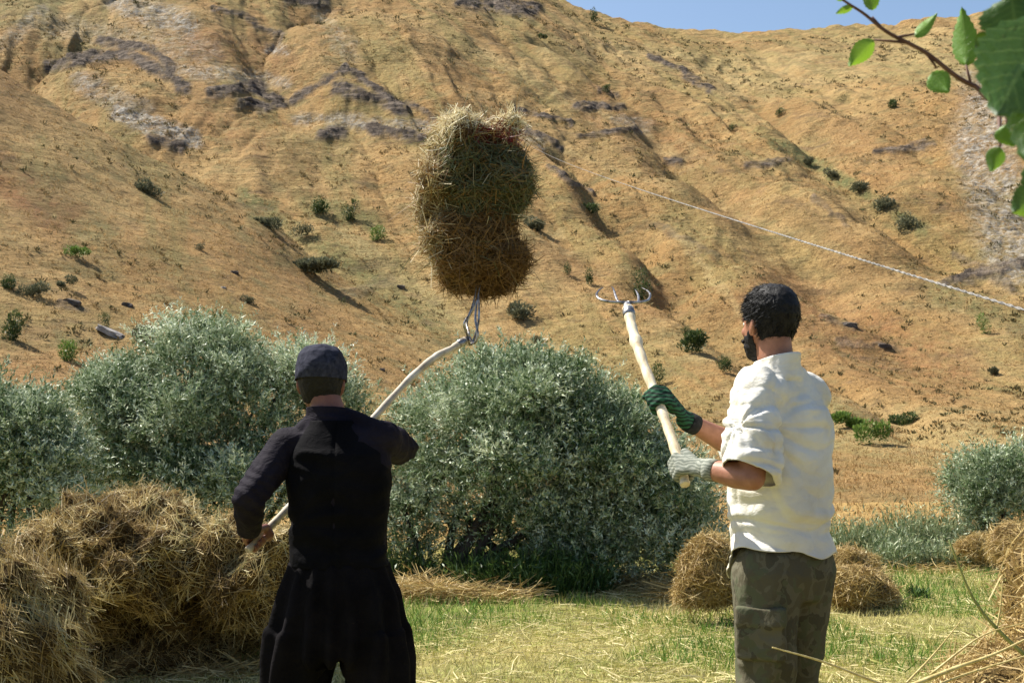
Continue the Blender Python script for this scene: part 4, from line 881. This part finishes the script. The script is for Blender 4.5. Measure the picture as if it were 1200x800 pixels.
ltn = [[hl, P(546, 388, 5.28), P(544, 379, 5.26), P(551, 366, 5.28), P(557, 345, 5.33), P(558, 332, 5.36)],
       [hl, P(551, 404, 5.32), P(556, 396, 5.34), P(561, 375, 5.34), P(561, 348, 5.36), P(560, 330, 5.38)],
       [hl, P(549, 388, 5.36), P(547, 377, 5.40), P(555, 360, 5.41), P(560, 345, 5.42), P(561, 332, 5.44)],
       [hl, P(556, 402, 5.24), P(560, 392, 5.22), P(557, 372, 5.24), P(560, 348, 5.28), P(563, 334, 5.32)]]
LC = pitchfork('pitchfork with a bent grey pole, its tines right under the flying bundle', LH, .0125, .0150, ltn, hl, M_WOOD2, (25, 47))
def near(c, p): i = min(range(1, len(c)-1), key=lambda k: (c[k]-p).length); return c[i], (c[i+1]-c[i-1]).normalized()

# ---------------------------------------- man in the cream shirt
def man_right():
    F = Vector((-.66, .75, 0)).normalized(); L = Vector((-F.y, F.x, 0))
    cx, cy = .895, 4.24; z0 = hz(cx, cy); C = lambda z, f=0, l=0: Vector((cx, cy, z))+F*f+L*l
    zt = P(902, 338, 4.22).z; k = (zt-z0)/1.752
    Z = lambda h: z0+h*k
    HF = Vector((-.47, .88, 0)).normalized(); HL = Vector((-HF.y, HF.x, 0)); HU = (U3-HF*.05).normalized(); HF2 = HF+U3*.05
    chin = P(902, 338, 4.22)-U3*.238 + HF*.008; chin.z = zt-.238
    gl, al = near(RC, P(799, 548, 4.2)); gr, ar = near(RC, P(771, 467, 4.45))
    shl = P(884, 455, 4.10); shr = P(934, 462, 4.38)
    ell = P(882, 560, 3.97); elr = P(868, 526, 4.62)
    wl = P(826, 549, 4.11); wr = P(803, 492, 4.50)
    # body: one continuous skin
    bm = bmesh.new(); make_head(bm, chin, HF2.normalized(), HL, HU)
    neck = Vector((chin.x, chin.y, 0))-HF*.035
    loft(bm, [(C(Z(1.42), -.01), L*.09, F*.07), (C(Z(1.47), -.005), L*.066, F*.064), ((Vector((0, 0, Z(1.52)))+neck), L*.058, F*.060), ((Vector((0, 0, Z(1.60)))+neck+F*.01), L*.056, F*.058)])
    loft(bm, [(C(Z(.80)), L*.10, F*.08), (C(Z(.92)), L*.155, F*.10), (C(Z(1.06)), L*.135, F*.09), (C(Z(1.22)), L*.15, F*.10), (C(Z(1.36)), L*.165, F*.10), (C(Z(1.44)), L*.12, F*.075), (C(Z(1.48)), L*.06, F*.05)])
    chain(bm, [shl, ell], [.055, .040]); chain(bm, [ell, ell.lerp(wl, .35), wl], [.041, .044, .028]); chain(bm, [shr, elr], [.055, .040]); chain(bm, [elr, elr.lerp(wr, .35), wr], [.041, .043, .027])
    chain(bm, [C(Z(1.42), 0, .1), shl], [.07, .055]); chain(bm, [C(Z(1.42), 0, -.1), shr], [.07, .055])
    feet = []
    for s in (-1, 1):
        hip = C(Z(.88), 0, .085*s); kn = C(Z(.49), .03-.02*s, .10*s); an = C(z0+.09, -.02-.02*s, .115*s)
        chain(bm, [hip, kn], [.085, .056]); chain(bm, [kn, kn.lerp(an, .35), an], [.055, .055, .038]); feet.append((hip, kn, an))
        chain(bm, [an, an+F*.12-U3*.055], [.036, .03])
    hand(bm, gl, al, wl, .0165, 0, 1); hand(bm, gr, ar, wr, .0185, 0, 1)
    root_o = C(z0); me = remesh(bm, .0055, 2)
    me.name = 'person'; root = link_mesh('person', me, None, M_SKIN, root_o)
    tag(root, 'man in cream shirt and camouflage trousers raising a pitchfork in gloved hands', 'person')
    face_parts(root, chin, HF2.normalized(), HL, HU, M_EYEW, M_EYED)
    # hair: cropped at the neck, fuller on top
    HFn = HF2.normalized()
    bm = bmesh.new(); loft(bm, [(c+HU*(.006 if i > 5 else 0)-HFn*.004, a*1.02, b*1.0) for i, (c, a, b) in enumerate(head_rings(chin, HFn, HL, HU, .008, .04))], 32)
    def hairwr(p): return .0022*mnoise.fractal(p*45, 1, 2, 3)
    me = remesh(bm, .0045, 2); b2 = bmesh.new(); b2.from_mesh(me)
    dl = []
    for v in b2.verts:
        q = v.co-chin; h = q.dot(HU); f = q.dot(HFn); l = abs(q.dot(HL))
        face = f > .045 and h < .175 - .0; side = (h < .132-.35*max(0, f-.0)*0 and f > .012 and f <= .045 and h < .128)
        lowb = h < .052+.35*max(0, f+.07)
        if (face and l < .072 and h < .178-.3*(l)) or side or lowb or (h < .125 and abs(f+.004) < .022 and l > .06): dl.append(v)
    bmesh.ops.delete(b2, geom=dl, context='VERTS')
    for v in b2.verts: v.co += v.normal*hairwr(v.co)
    for f in b2.faces: f.smooth = True
    b2.to_mesh(me); b2.free(); Pt, Nn = sample(me, 5200)
    hh = link_mesh('hair', me, root, M_HAIR); sl = hh.modifiers.new('s', 'SOLIDIFY'); sl.thickness = .006; sl.offset = -1
    # short locks give the outline its roughness
    comb = np.array(HFn*.55-HU*.4); D = Nn*.22+comb+RNG.normal(size=Nn.shape)*.22
    V, Fc, T = ribbons(Pt, D, .010+.014*RNG.random(len(Pt)), .0016, .3, None, .3)
    link_mesh('hair_locks', np_mesh('hair_locks', V, Fc, T), hh, M_HAIR); bpy.context.view_layer.update()
    o = hh.children[0]; o.location = (0, 0, 0); hh_loc = hh.location.copy()
    # beard along the jaw
    bm = bmesh.new(); loft(bm, head_rings(chin-HU*.002, HFn, HL, HU, .004, 0, .09), 30); chain(bm, [chin+HU*.11+HL*.068+HFn*.012, chin+HU*.06+HL*.062+HFn*.02], [.010, .012]); chain(bm, [chin+HU*.11-HL*.068+HFn*.012, chin+HU*.06-HL*.062+HFn*.02], [.010, .012])
    chain(bm, [chin+HU*.060+HFn*.098+HL*.03, chin+HU*.064+HFn*.104, chin+HU*.060+HFn*.098-HL*.03], [.006, .008, .006])
    me = remesh(bm, .005, 2); b2 = bmesh.new(); b2.from_mesh(me); dl = []
    for v in b2.verts:
        q = v.co-chin; h = q.dot(HU); f = q.dot(HFn); l = abs(q.dot(HL))
        if f < .0 or (h > .055 and l < .055 and f > .06 and not (.055 < h < .075 and l < .034)) or (.035 < h < .053 and l < .026 and f > .07): dl.append(v)
    bmesh.ops.delete(b2, geom=dl, context='VERTS')
    for v in b2.verts: v.co += v.normal*.004*mnoise.fractal(v.co*60, 1, 2, 3)
    for f in b2.faces: f.smooth = True
    b2.to_mesh(me); b2.free(); o = link_mesh('beard', me, root, M_HAIR); sl = o.modifiers.new('s', 'SOLIDIFY'); sl.thickness = .004; sl.offset = -1
    # shirt
    bm = bmesh.new(); hemz = Z(.905)
    rings = [(C(hemz-.12, .01), L*.190, F*.160), (C(hemz, .01), L*.188, F*.152), (C(Z(.975), .01), L*.162, F*.134), (C(Z(1.00), .01), L*.164, F*.142), (C(Z(1.035), .01), L*.176, F*.156), (C(Z(1.10), .01), L*.176, F*.155), (C(Z(1.2), .005), L*.173, F*.149), (C(Z(1.31), 0), L*.175, F*.142), (C(Z(1.38), 0, .012), L*.168, F*.128), (C(Z(1.425), 0, .016), L*.145, F*.108), (C(Z(1.465), 0, .016), L*.110, F*.090), (C(Z(1.50), .0, .01), L*.076, F*.076)]
    loft(bm, rings, 40, 2.3)
    sle = shl.lerp(ell, .90); sre = shr.lerp(elr, .80)
    chain(bm, [C(Z(1.40), 0, .10), shl+Vector((.006, 0, .0)), shl.lerp(ell, .5), ell-(ell-shl).normalized()*.035], [.095, .078, .080, .083]); chain(bm, [C(Z(1.40), 0, -.10), shr, shr.lerp(elr, .5), elr], [.095, .078, .078, .078])
    # collar
    nb_ = Vector((0, 0, Z(1.492)))+neck-F*.004
    loft(bm, [(nb_-U3*.03, L*.088, F*.088), (nb_+U3*.0, L*.080, F*.080), (nb_+U3*.028-F*.006, L*.073, F*.074), (nb_+U3*.055-F*.010, L*.070, F*.072)])
    ax_l = (ell-shl).normalized()
    def wr_(p):
        w_ = Vector((mnoise.noise(p*5), mnoise.noise(p*5+Vector((7, 1, 2))), mnoise.noise(p*5+Vector((3, 9, 4)))))
        def bil(x, y, z): return min(abs(mnoise.noise(Vector((x, y, z)))), .4)-.14
        wx = w_*.35
        h = .034*bil(p.x*6+p.z*2.2+wx.x*3, p.y*6+wx.y*3, p.z*2.6+wx.z*2+4)                      # hanging folds
        waist = max(0, 1-abs(p.z-Z(1.06))/.14); h += .045*waist*bil(p.x*3+9, p.y*3, p.z*13+p.x*3+wx.z*4)    # gathered above the belt
        h += -.010*math.exp(-((p.z-Z(1.0)-.018*math.sin(p.x*17+p.y*11))/.010)**2)
        q = p-(shl+Vector((.05, 0, -.12))); r_ = q.length; arm = max(0, 1-(p-ell).length/.26)
        an = math.atan2(q.z, q.x*.7+q.y*-.7); h += .034*math.exp(-((r_-.14)/.10)**2)*bil(an*2.2+3, r_*3, 1.5+wx.x*2)   # rays from the armpit
        t = (p-shl).dot(ax_l); h += .036*arm*bil(t*15+wx.x*4, (p-ell).dot(U3)*5+wx.y*3, 2)
        if abs(t-.035) < .010 and (p-shl).length < .12: h -= .0035*(1-abs(t-.035)/.010)
        if abs(p.z-Z(1.375)) < .008: h -= .0035
        return h + .0025*mnoise.noise(p*22)
    ax_l = (ell-shl).normalized(); ax_r = (elr-shr).normalized()
    def hemshift(p):
        q = p-C(p.z); l = q.dot(L); f = q.dot(F); th = math.atan2(f, l)
        w_ = max(0, min(1, (hemz+.17-p.z)/.17)); 
        return U3*(w_*w_)*(-.085*max(0, f/.16)**1.5 + .035*max(0, l/.2)*(f < .1) + .006*math.sin(th*5)) + Vector((q.x, q.y, 0))*.02*w_*math.sin(th*4+1)
    finish('shirt', bm, M_SHIRT, root, .0065, 4, wr_, [(ell-ax_l*.012, (ax_l+Vector((-.35, 0, -.1))).normalized(), .108), (sre, ax_r, .115), (Vector((cx, cy, hemz)), -U3, .6), (nb_+U3*.036-F*.006, (U3+F*.25).normalized(), .095)], .0035, hemshift)
    # back yoke seam, rolled cuff, button placket
    # gloves
    for nm, gg, aa, ww, rr_, mt, lb in (('glove', gl, al, wl, .0165, M_GW, 'light grey knit glove'), ('glove', gr, ar, wr, .0185, M_GG, 'dark green knit glove with black cuff')):
        bm = bmesh.new(); hand(bm, gg, aa, ww, rr_, .0030, 1); el = ell if gg is gl else elr
        chain(bm, [ww, ww.lerp(el, .10)], [.034, .034]); d_ = (el-ww).normalized()
        o = finish(nm, bm, mt, root, .0042, 2, lambda p: .0012*mnoise.noise(p*60), [(ww+d_*.045, d_, .07)], .002); o['label'] = lb
        bm = bmesh.new(); tube_bm(bm, [ww+d_*.012, ww+d_*.03, ww+d_*.05], [.0365, .0372, .0362], 24, False); c_ = bm_obj('cuff', bm, M_CUFF if gg is gr else M_GW, o); c_.location = (0, 0, 0)
        s_ = c_.modifiers.new('s', 'SOLIDIFY'); s_.thickness = .003
    # trousers
    bm = bmesh.new(); loft(bm, [(C(Z(.76)), L*.13, F*.11), (C(Z(.84)), L*.172, F*.132), (C(Z(.89)), L*.168, F*.126), (C(Z(.95)), L*.140, F*.108)], 40, 2.2)
    for s, (hip, kn, an) in zip((-1, 1), feet):
        chain(bm, [hip-U3*.02, hip.lerp(kn, .5), kn, kn.lerp(an, .5), an+U3*.02], [.118, .105, .092, .086, .082], 0, 24)
    def wt(p): 
        kneeb = max(0, 1-abs(p.z-Z(.52))/.2)
        return .007*(ridged(p, (7, 7, 4), 1)-.4)+.010*kneeb*(ridged(p, (6, 6, 13), 6)-.4)
    finish('trousers', bm, M_CAMO, root, .009, 4, wt)
    # cargo pocket on the left thigh
    hip, kn, an = feet[1]; pc = hip.lerp(kn, .50); bm = bmesh.new(); od = (L*.82-F*.45).normalized(); tv = U3.cross(od).normalized()
    cpt = pc+od*.098; loft(bm, [(cpt-U3*.095-od*.004, tv*.070, od*.016), (cpt-U3*.085, tv*.078, od*.024), (cpt+U3*.05, tv*.078, od*.026), (cpt+U3*.058, tv*.078, od*.020)], 28, 5)
    loft(bm, [(cpt+U3*.018+od*.010, tv*.080, od*.022), (cpt+U3*.075+od*.002, tv*.080, od*.022)], 28, 5)
    finish('pocket', bm, M_CAMO, root, .006, 3, lambda p: .003*(ridged(p, (14, 14, 20), 2)-.4))
    for s, (hip, kn, an) in zip((-1, 1), feet):
        bm = bmesh.new(); chain(bm, [an+U3*.06, an-U3*.02], [.052, .052]); loft(bm, [(an-U3*.088-F*.0+F*.06, L*.050, F*.145), (an-U3*.065+F*.06, L*.050, F*.145), (an-U3*.04+F*.05, L*.045, F*.12), (an-U3*.0+F*.0, L*.045, F*.06)])
        finish('boot', bm, M_BOOT, root, .008, 3)
man_right()

# ---------------------------------------- man in black
def man_left():
    F = Vector((.06, 1, 0)).normalized(); L = Vector((-F.y, F.x, 0))
    cx, cy = P(397, 600, 4.55).x, 4.55; z0 = hz(cx, cy); C = lambda z, f=0, l=0: Vector((cx, cy, z))+F*f+L*l
    Zv = lambda v: P(397, v, 4.55).z
    HF = Vector((.02, 1, 0)).normalized(); HL = Vector((-HF.y, HF.x, 0)); HU = (U3+HF*.12).normalized(); HFn = (HF-U3*.12).normalized()
    top = P(377, 411, 4.60); chin = top-HU*.236+HFn*.01
    gl, al = near(LC, P(302, 632, 4.69)); gr, ar = near(LC, P(414, 514, 4.92))
    shl = P(337, 522, 4.56); shr = P(446, 513, 4.56); ell = P(292, 583, 4.43); elr = P(472, 527, 4.80)
    wl = P(292, 622, 4.58); wr = P(436, 524, 4.86)
    bm = bmesh.new(); make_head(bm, chin, HFn, HL, HU); nk = C(0, .0); nk = Vector((P(383, 480, 4.56).x, 4.56, 0))
    loft(bm, [(Vector((nk.x, nk.y, Zv(505))), L*.085, F*.07), (Vector((nk.x, nk.y, Zv(492))), L*.066, F*.064), (Vector((nk.x, nk.y+.015, Zv(475))), L*.060, F*.060), (Vector((top.x, nk.y+.03, Zv(455))), L*.058, F*.06)])
    loft(bm, [(C(Zv(730)), L*.12, F*.09), (C(Zv(680)), L*.155, F*.10), (C(Zv(640)), L*.145, F*.095), (C(Zv(580)), L*.15, F*.10), (C(Zv(535)), L*.165, F*.10), (C(Zv(508)), L*.12, F*.075), (C(Zv(495)), L*.06, F*.05)])
    chain(bm, [shl, ell], [.05, .038]); chain(bm, [ell, ell.lerp(wl, .35), wl], [.038, .040, .027]); chain(bm, [shr, elr], [.05, .038]); chain(bm, [elr, elr.lerp(wr, .35), wr], [.038, .038, .027])
    chain(bm, [C(Zv(520), 0, .08), shl], [.06, .05]); chain(bm, [C(Zv(520), 0, -.08), shr], [.06, .05])
    legs = []
    for s in (-1, 1):
        hip = C(Zv(700), 0, .09*s); kn = C(z0+.50, .02, .15*s); an = C(z0+.09, -.02, .17*s); legs.append((hip, kn, an))
        chain(bm, [hip, kn], [.085, .056]); chain(bm, [kn, kn.lerp(an, .35), an], [.055, .055, .038]); chain(bm, [an, an+F*.12-U3*.055], [.036, .03])
    hand(bm, gl, al, wl, .0135, 0, 1); hand(bm, gr, ar, wr, .0145, 0, 1)
    me = remesh(bm, .0052, 2); me.name = 'person'; root = link_mesh('person', me, None, M_SKIN2, C(z0))
    tag(root, 'man in black clothes and charcoal cap seen from behind, left elbow out', 'person')
    face_parts(root, chin, HFn, HL, HU, M_EYEW, M_EYED)
    # short hair at the nape
    bm = bmesh.new(); loft(bm, head_rings(chin, HFn, HL, HU, .010, .04, .16), 30); me = remesh(bm, .005, 2); b2 = bmesh.new(); b2.from_mesh(me)
    bmesh.ops.delete(b2, geom=[v for v in b2.verts if (v.co-chin).dot(HFn) > -.012 or (v.co-chin).dot(HU) > .15 or (v.co-chin).dot(HU) < .045], context='VERTS')
    for v in b2.verts: v.co += v.normal*.002*mnoise.fractal(v.co*80, 1, 2, 3)
    for f in b2.faces: f.smooth = True
    b2.to_mesh(me); b2.free(); o = link_mesh('hair', me, root, M_HAIR); s_ = o.modifiers.new('s', 'SOLIDIFY'); s_.thickness = .004; s_.offset = -1
    # cap with a peak
    bm = bmesh.new(); rr = head_rings(chin, HFn, HL, HU, .017, .12); loft(bm, [(c-HFn*.003, a*1.01, b) for c, a, b in rr[:-1]]+[(rr[-1][0], rr[-1][1]*.8, rr[-1][2]*.8)], 32)
    cap = finish('cap', bm, M_CAP, root, .006, 3, lambda p: .004*(ridged(p, (16, 16, 14), 4)-.3)+.0015*mnoise.noise(p*50), [(chin+HU*.128, -HU, .3)], .003)
    bm = bmesh.new(); vis = []
    for i in range(15):
        t = -1+2*i/14; base_ = chin+HU*.132+HL*(.072*t)+HFn*(.088*math.sqrt(max(0, 1-t*t*.85))); ext = (HFn*.078*(1-.35*t*t)-HU*(.018+.012*t*t)); vis.append((bm.verts.new(base_), bm.verts.new(base_+ext*.5+HU*.006), bm.verts.new(base_+ext)))
    for A, B in zip(vis[:-1], vis[1:]):
        for j in range(2): bm.faces.new((A[j], A[j+1], B[j+1], B[j])).smooth = True
    o = bm_obj('peak', bm, M_CAP, cap); o.location = (0, 0, 0); s_ = o.modifiers.new('s', 'SOLIDIFY'); s_.thickness = .003
    bm = bmesh.new(); ball(bm, chin+HU*.254-HFn*.010, [HL*.007, HFn*.007, HU*.004]); o = bm_obj('button', bm, M_CAP, cap); o.location = (0, 0, 0)
    # long sleeved jersey
    bm = bmesh.new()
    loft(bm, [(C(Zv(660)), L*.165, F*.125), (C(Zv(600)), L*.165, F*.13), (C(Zv(545)), L*.185, F*.135), (C(Zv(520)), L*.175, F*.115), (C(Zv(506), 0, .0), L*.145, F*.09), (C(Zv(496), 0, .02), L*.10, F*.075), (C(Zv(487), 0, .035), L*.07, F*.07)], 40)
    loft(bm, [(Vector((nk.x, nk.y, Zv(500))), L*.085, F*.082), (Vector((nk.x, nk.y+.004, Zv(488))), L*.074, F*.074), (Vector((nk.x, nk.y+.012, Zv(470))), L*.069, F*.070)])
    for q_, r_ in (((.05, 498), .052), ((-.05, 496), .052)): chain(bm, [C(Zv(484), 0, q_[0]*.6+.035), C(Zv(q_[1]+8), 0, q_[0]*2.3)], [.03, .05])
    chain(bm, [C(Zv(524), 0, .08), shl, shl.lerp(ell, .5), ell, ell.lerp(wl, .4), wl], [.08, .068, .064, .056, .052, .040]); chain(bm, [C(Zv(520), 0, -.08), shr, shr.lerp(elr, .5), elr, elr.lerp(wr, .5), wr], [.08, .070, .068, .058, .050, .040])
    def wj(p):
        d = min((p-ell).length, (p-elr).length); b_ = max(0, 1-d/.16)
        return .006*(ridged(p, (8, 8, 8), 5)-.4)+.006*b_*math.sin((p.z*1.2+p.x*.6)*120+4*mnoise.noise(p*8))*.6
    dl_ = (wl-ell).normalized(); dr_ = (wr-elr).normalized()
    finish('jersey', bm, M_BSHIRT, root, .0065, 3, wj, [(wl-dl_*.002, dl_, .06), (wr-dr_*.002, dr_, .06), (Vector((nk.x, nk.y+.01, Zv(478))), (U3+F*.1).normalized(), .085)], .003)
    # waistcoat
    bm = bmesh.new()
    loft(bm, [(C(Zv(664)), L*.176, F*.138), (C(Zv(640)), L*.170, F*.135), (C(Zv(600)), L*.172, F*.14), (C(Zv(560)), L*.185, F*.146), (C(Zv(530)), L*.172, F*.142), (C(Zv(512), 0, .01), L*.140, F*.112), (C(Zv(498), 0, .022), L*.100, F*.088), (C(Zv(490), 0, .03), L*.08, F*.082)], 40, 2.3)
    finish('waistcoat', bm, M_VEST, root, .007, 3, lambda p: -.005*math.exp(-((p.x-cx)/.006)**2)+.007*(ridged(p, (7, 7, 12), 8)-.4)+.003*math.sin(p.z*75+2*mnoise.noise(p*6))*max(0, 1-abs(p.z-Zv(610))/.25), [(C(Zv(661)), -U3, .35), (C(Zv(492), 0, .035), U3, .12)], .004)
    # wound sash
    bm = bmesh.new(); loft(bm, [(C(Zv(672)), L*.170, F*.134), (C(Zv(650)), L*.168, F*.132), (C(Zv(646)), L*.160, F*.125)], 36, 2.2); finish('sash', bm, M_VEST, root, .007, 2, lambda p: .003*math.sin(p.z*160+2*mnoise.noise(p*5)))
    # baggy trousers, gathered at the waist and hanging in deep pleats
    bm = bmesh.new()
    loft(bm, [(C(Zv(656), 0, .0), L*.172, F*.135), (C(Zv(690)), L*.205, F*.16), (C(Zv(740)), L*.235, F*.18), (C(Zv(762)), L*.242, F*.18), (C(Zv(770)), L*.232, F*.16)], 48, 2.4)
    for s, (hip, kn, an) in zip((-1, 1), legs):
        k2 = C(Zv(800), .0, .150*s)
        loft(bm, [(C(Zv(735), 0, .12*s), L*.120, F*.165), (C(Zv(770), 0, .138*s), L*.116, F*.165), (k2, L*.104, F*.16), (C(Zv(850), 0, .165*s), L*.108, F*.15), (C(Zv(930), 0, .165*s), L*.105, F*.125), (an+U3*.05, L*.075, F*.085), (an-U3*.0, L*.06, F*.07)], 36, 2.3)
    def wt(p):
        q = p-C(p.z); th = math.atan2(q.dot(F), q.dot(L)); g_ = min(1, max(0, (Zv(656)-p.z)/.25)); 
        return (.004+.012*g_)*(math.sin(th*15+2.2*mnoise.noise(Vector((p.x*3, p.y*3, p.z*2))))) + .008*(ridged(p, (6, 6, 2.5), 3)-.4)
    finish('trousers', bm, M_TROU, root, .0095, 3, wt)
    for s, (hip, kn, an) in zip((-1, 1), legs):
        bm = bmesh.new(); chain(bm, [an+U3*.03, an-U3*.02], [.046, .048]); loft(bm, [(an-U3*.088+F*.06, L*.050, F*.140), (an-U3*.065+F*.06, L*.050, F*.140), (an-U3*.04+F*.05, L*.045, F*.12), (an-U3*.0+F*.0, L*.042, F*.06)])
        finish('boot', bm, M_BOOT, root, .008, 3)
man_left()

# ---------------------------------------- hay bundle in the air
def bundle():
    zv = lambda v: P(557, v, 5.45).z
    ze, va = np.array([zv(v) for v in range(345, 115, -5)]), np.arange(345, 115, -5)
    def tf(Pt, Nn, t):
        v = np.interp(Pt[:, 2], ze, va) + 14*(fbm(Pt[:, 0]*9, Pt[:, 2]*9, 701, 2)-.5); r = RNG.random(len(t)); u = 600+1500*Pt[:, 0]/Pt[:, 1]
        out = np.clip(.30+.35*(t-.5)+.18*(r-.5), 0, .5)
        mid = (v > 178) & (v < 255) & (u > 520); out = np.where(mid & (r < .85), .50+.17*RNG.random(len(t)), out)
        topm = (v < 158) | ((v < 180) & (u < 535)); out = np.where(topm & (r < .9), .86+.06*RNG.random(len(t)), out)  # near-white tint paints the sunlight on the bundle's top
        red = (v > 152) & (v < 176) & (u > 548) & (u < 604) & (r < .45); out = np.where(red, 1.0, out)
        out = np.where((u < 520) & (r < .55), .72+.15*RNG.random(len(t)), out)  # paler straw on the left edge is a painted sun highlight
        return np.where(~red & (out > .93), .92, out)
    d = 5.45
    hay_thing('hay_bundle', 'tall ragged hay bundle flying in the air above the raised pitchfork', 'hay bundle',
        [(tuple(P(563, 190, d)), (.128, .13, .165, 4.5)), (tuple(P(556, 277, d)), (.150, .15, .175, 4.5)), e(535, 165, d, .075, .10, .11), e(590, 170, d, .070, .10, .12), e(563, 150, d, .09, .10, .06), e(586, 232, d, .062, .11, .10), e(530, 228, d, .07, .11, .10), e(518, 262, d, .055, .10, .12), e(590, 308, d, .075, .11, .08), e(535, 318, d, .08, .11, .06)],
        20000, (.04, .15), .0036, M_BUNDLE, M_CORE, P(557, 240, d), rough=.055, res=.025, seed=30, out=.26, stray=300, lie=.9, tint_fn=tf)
bundle()
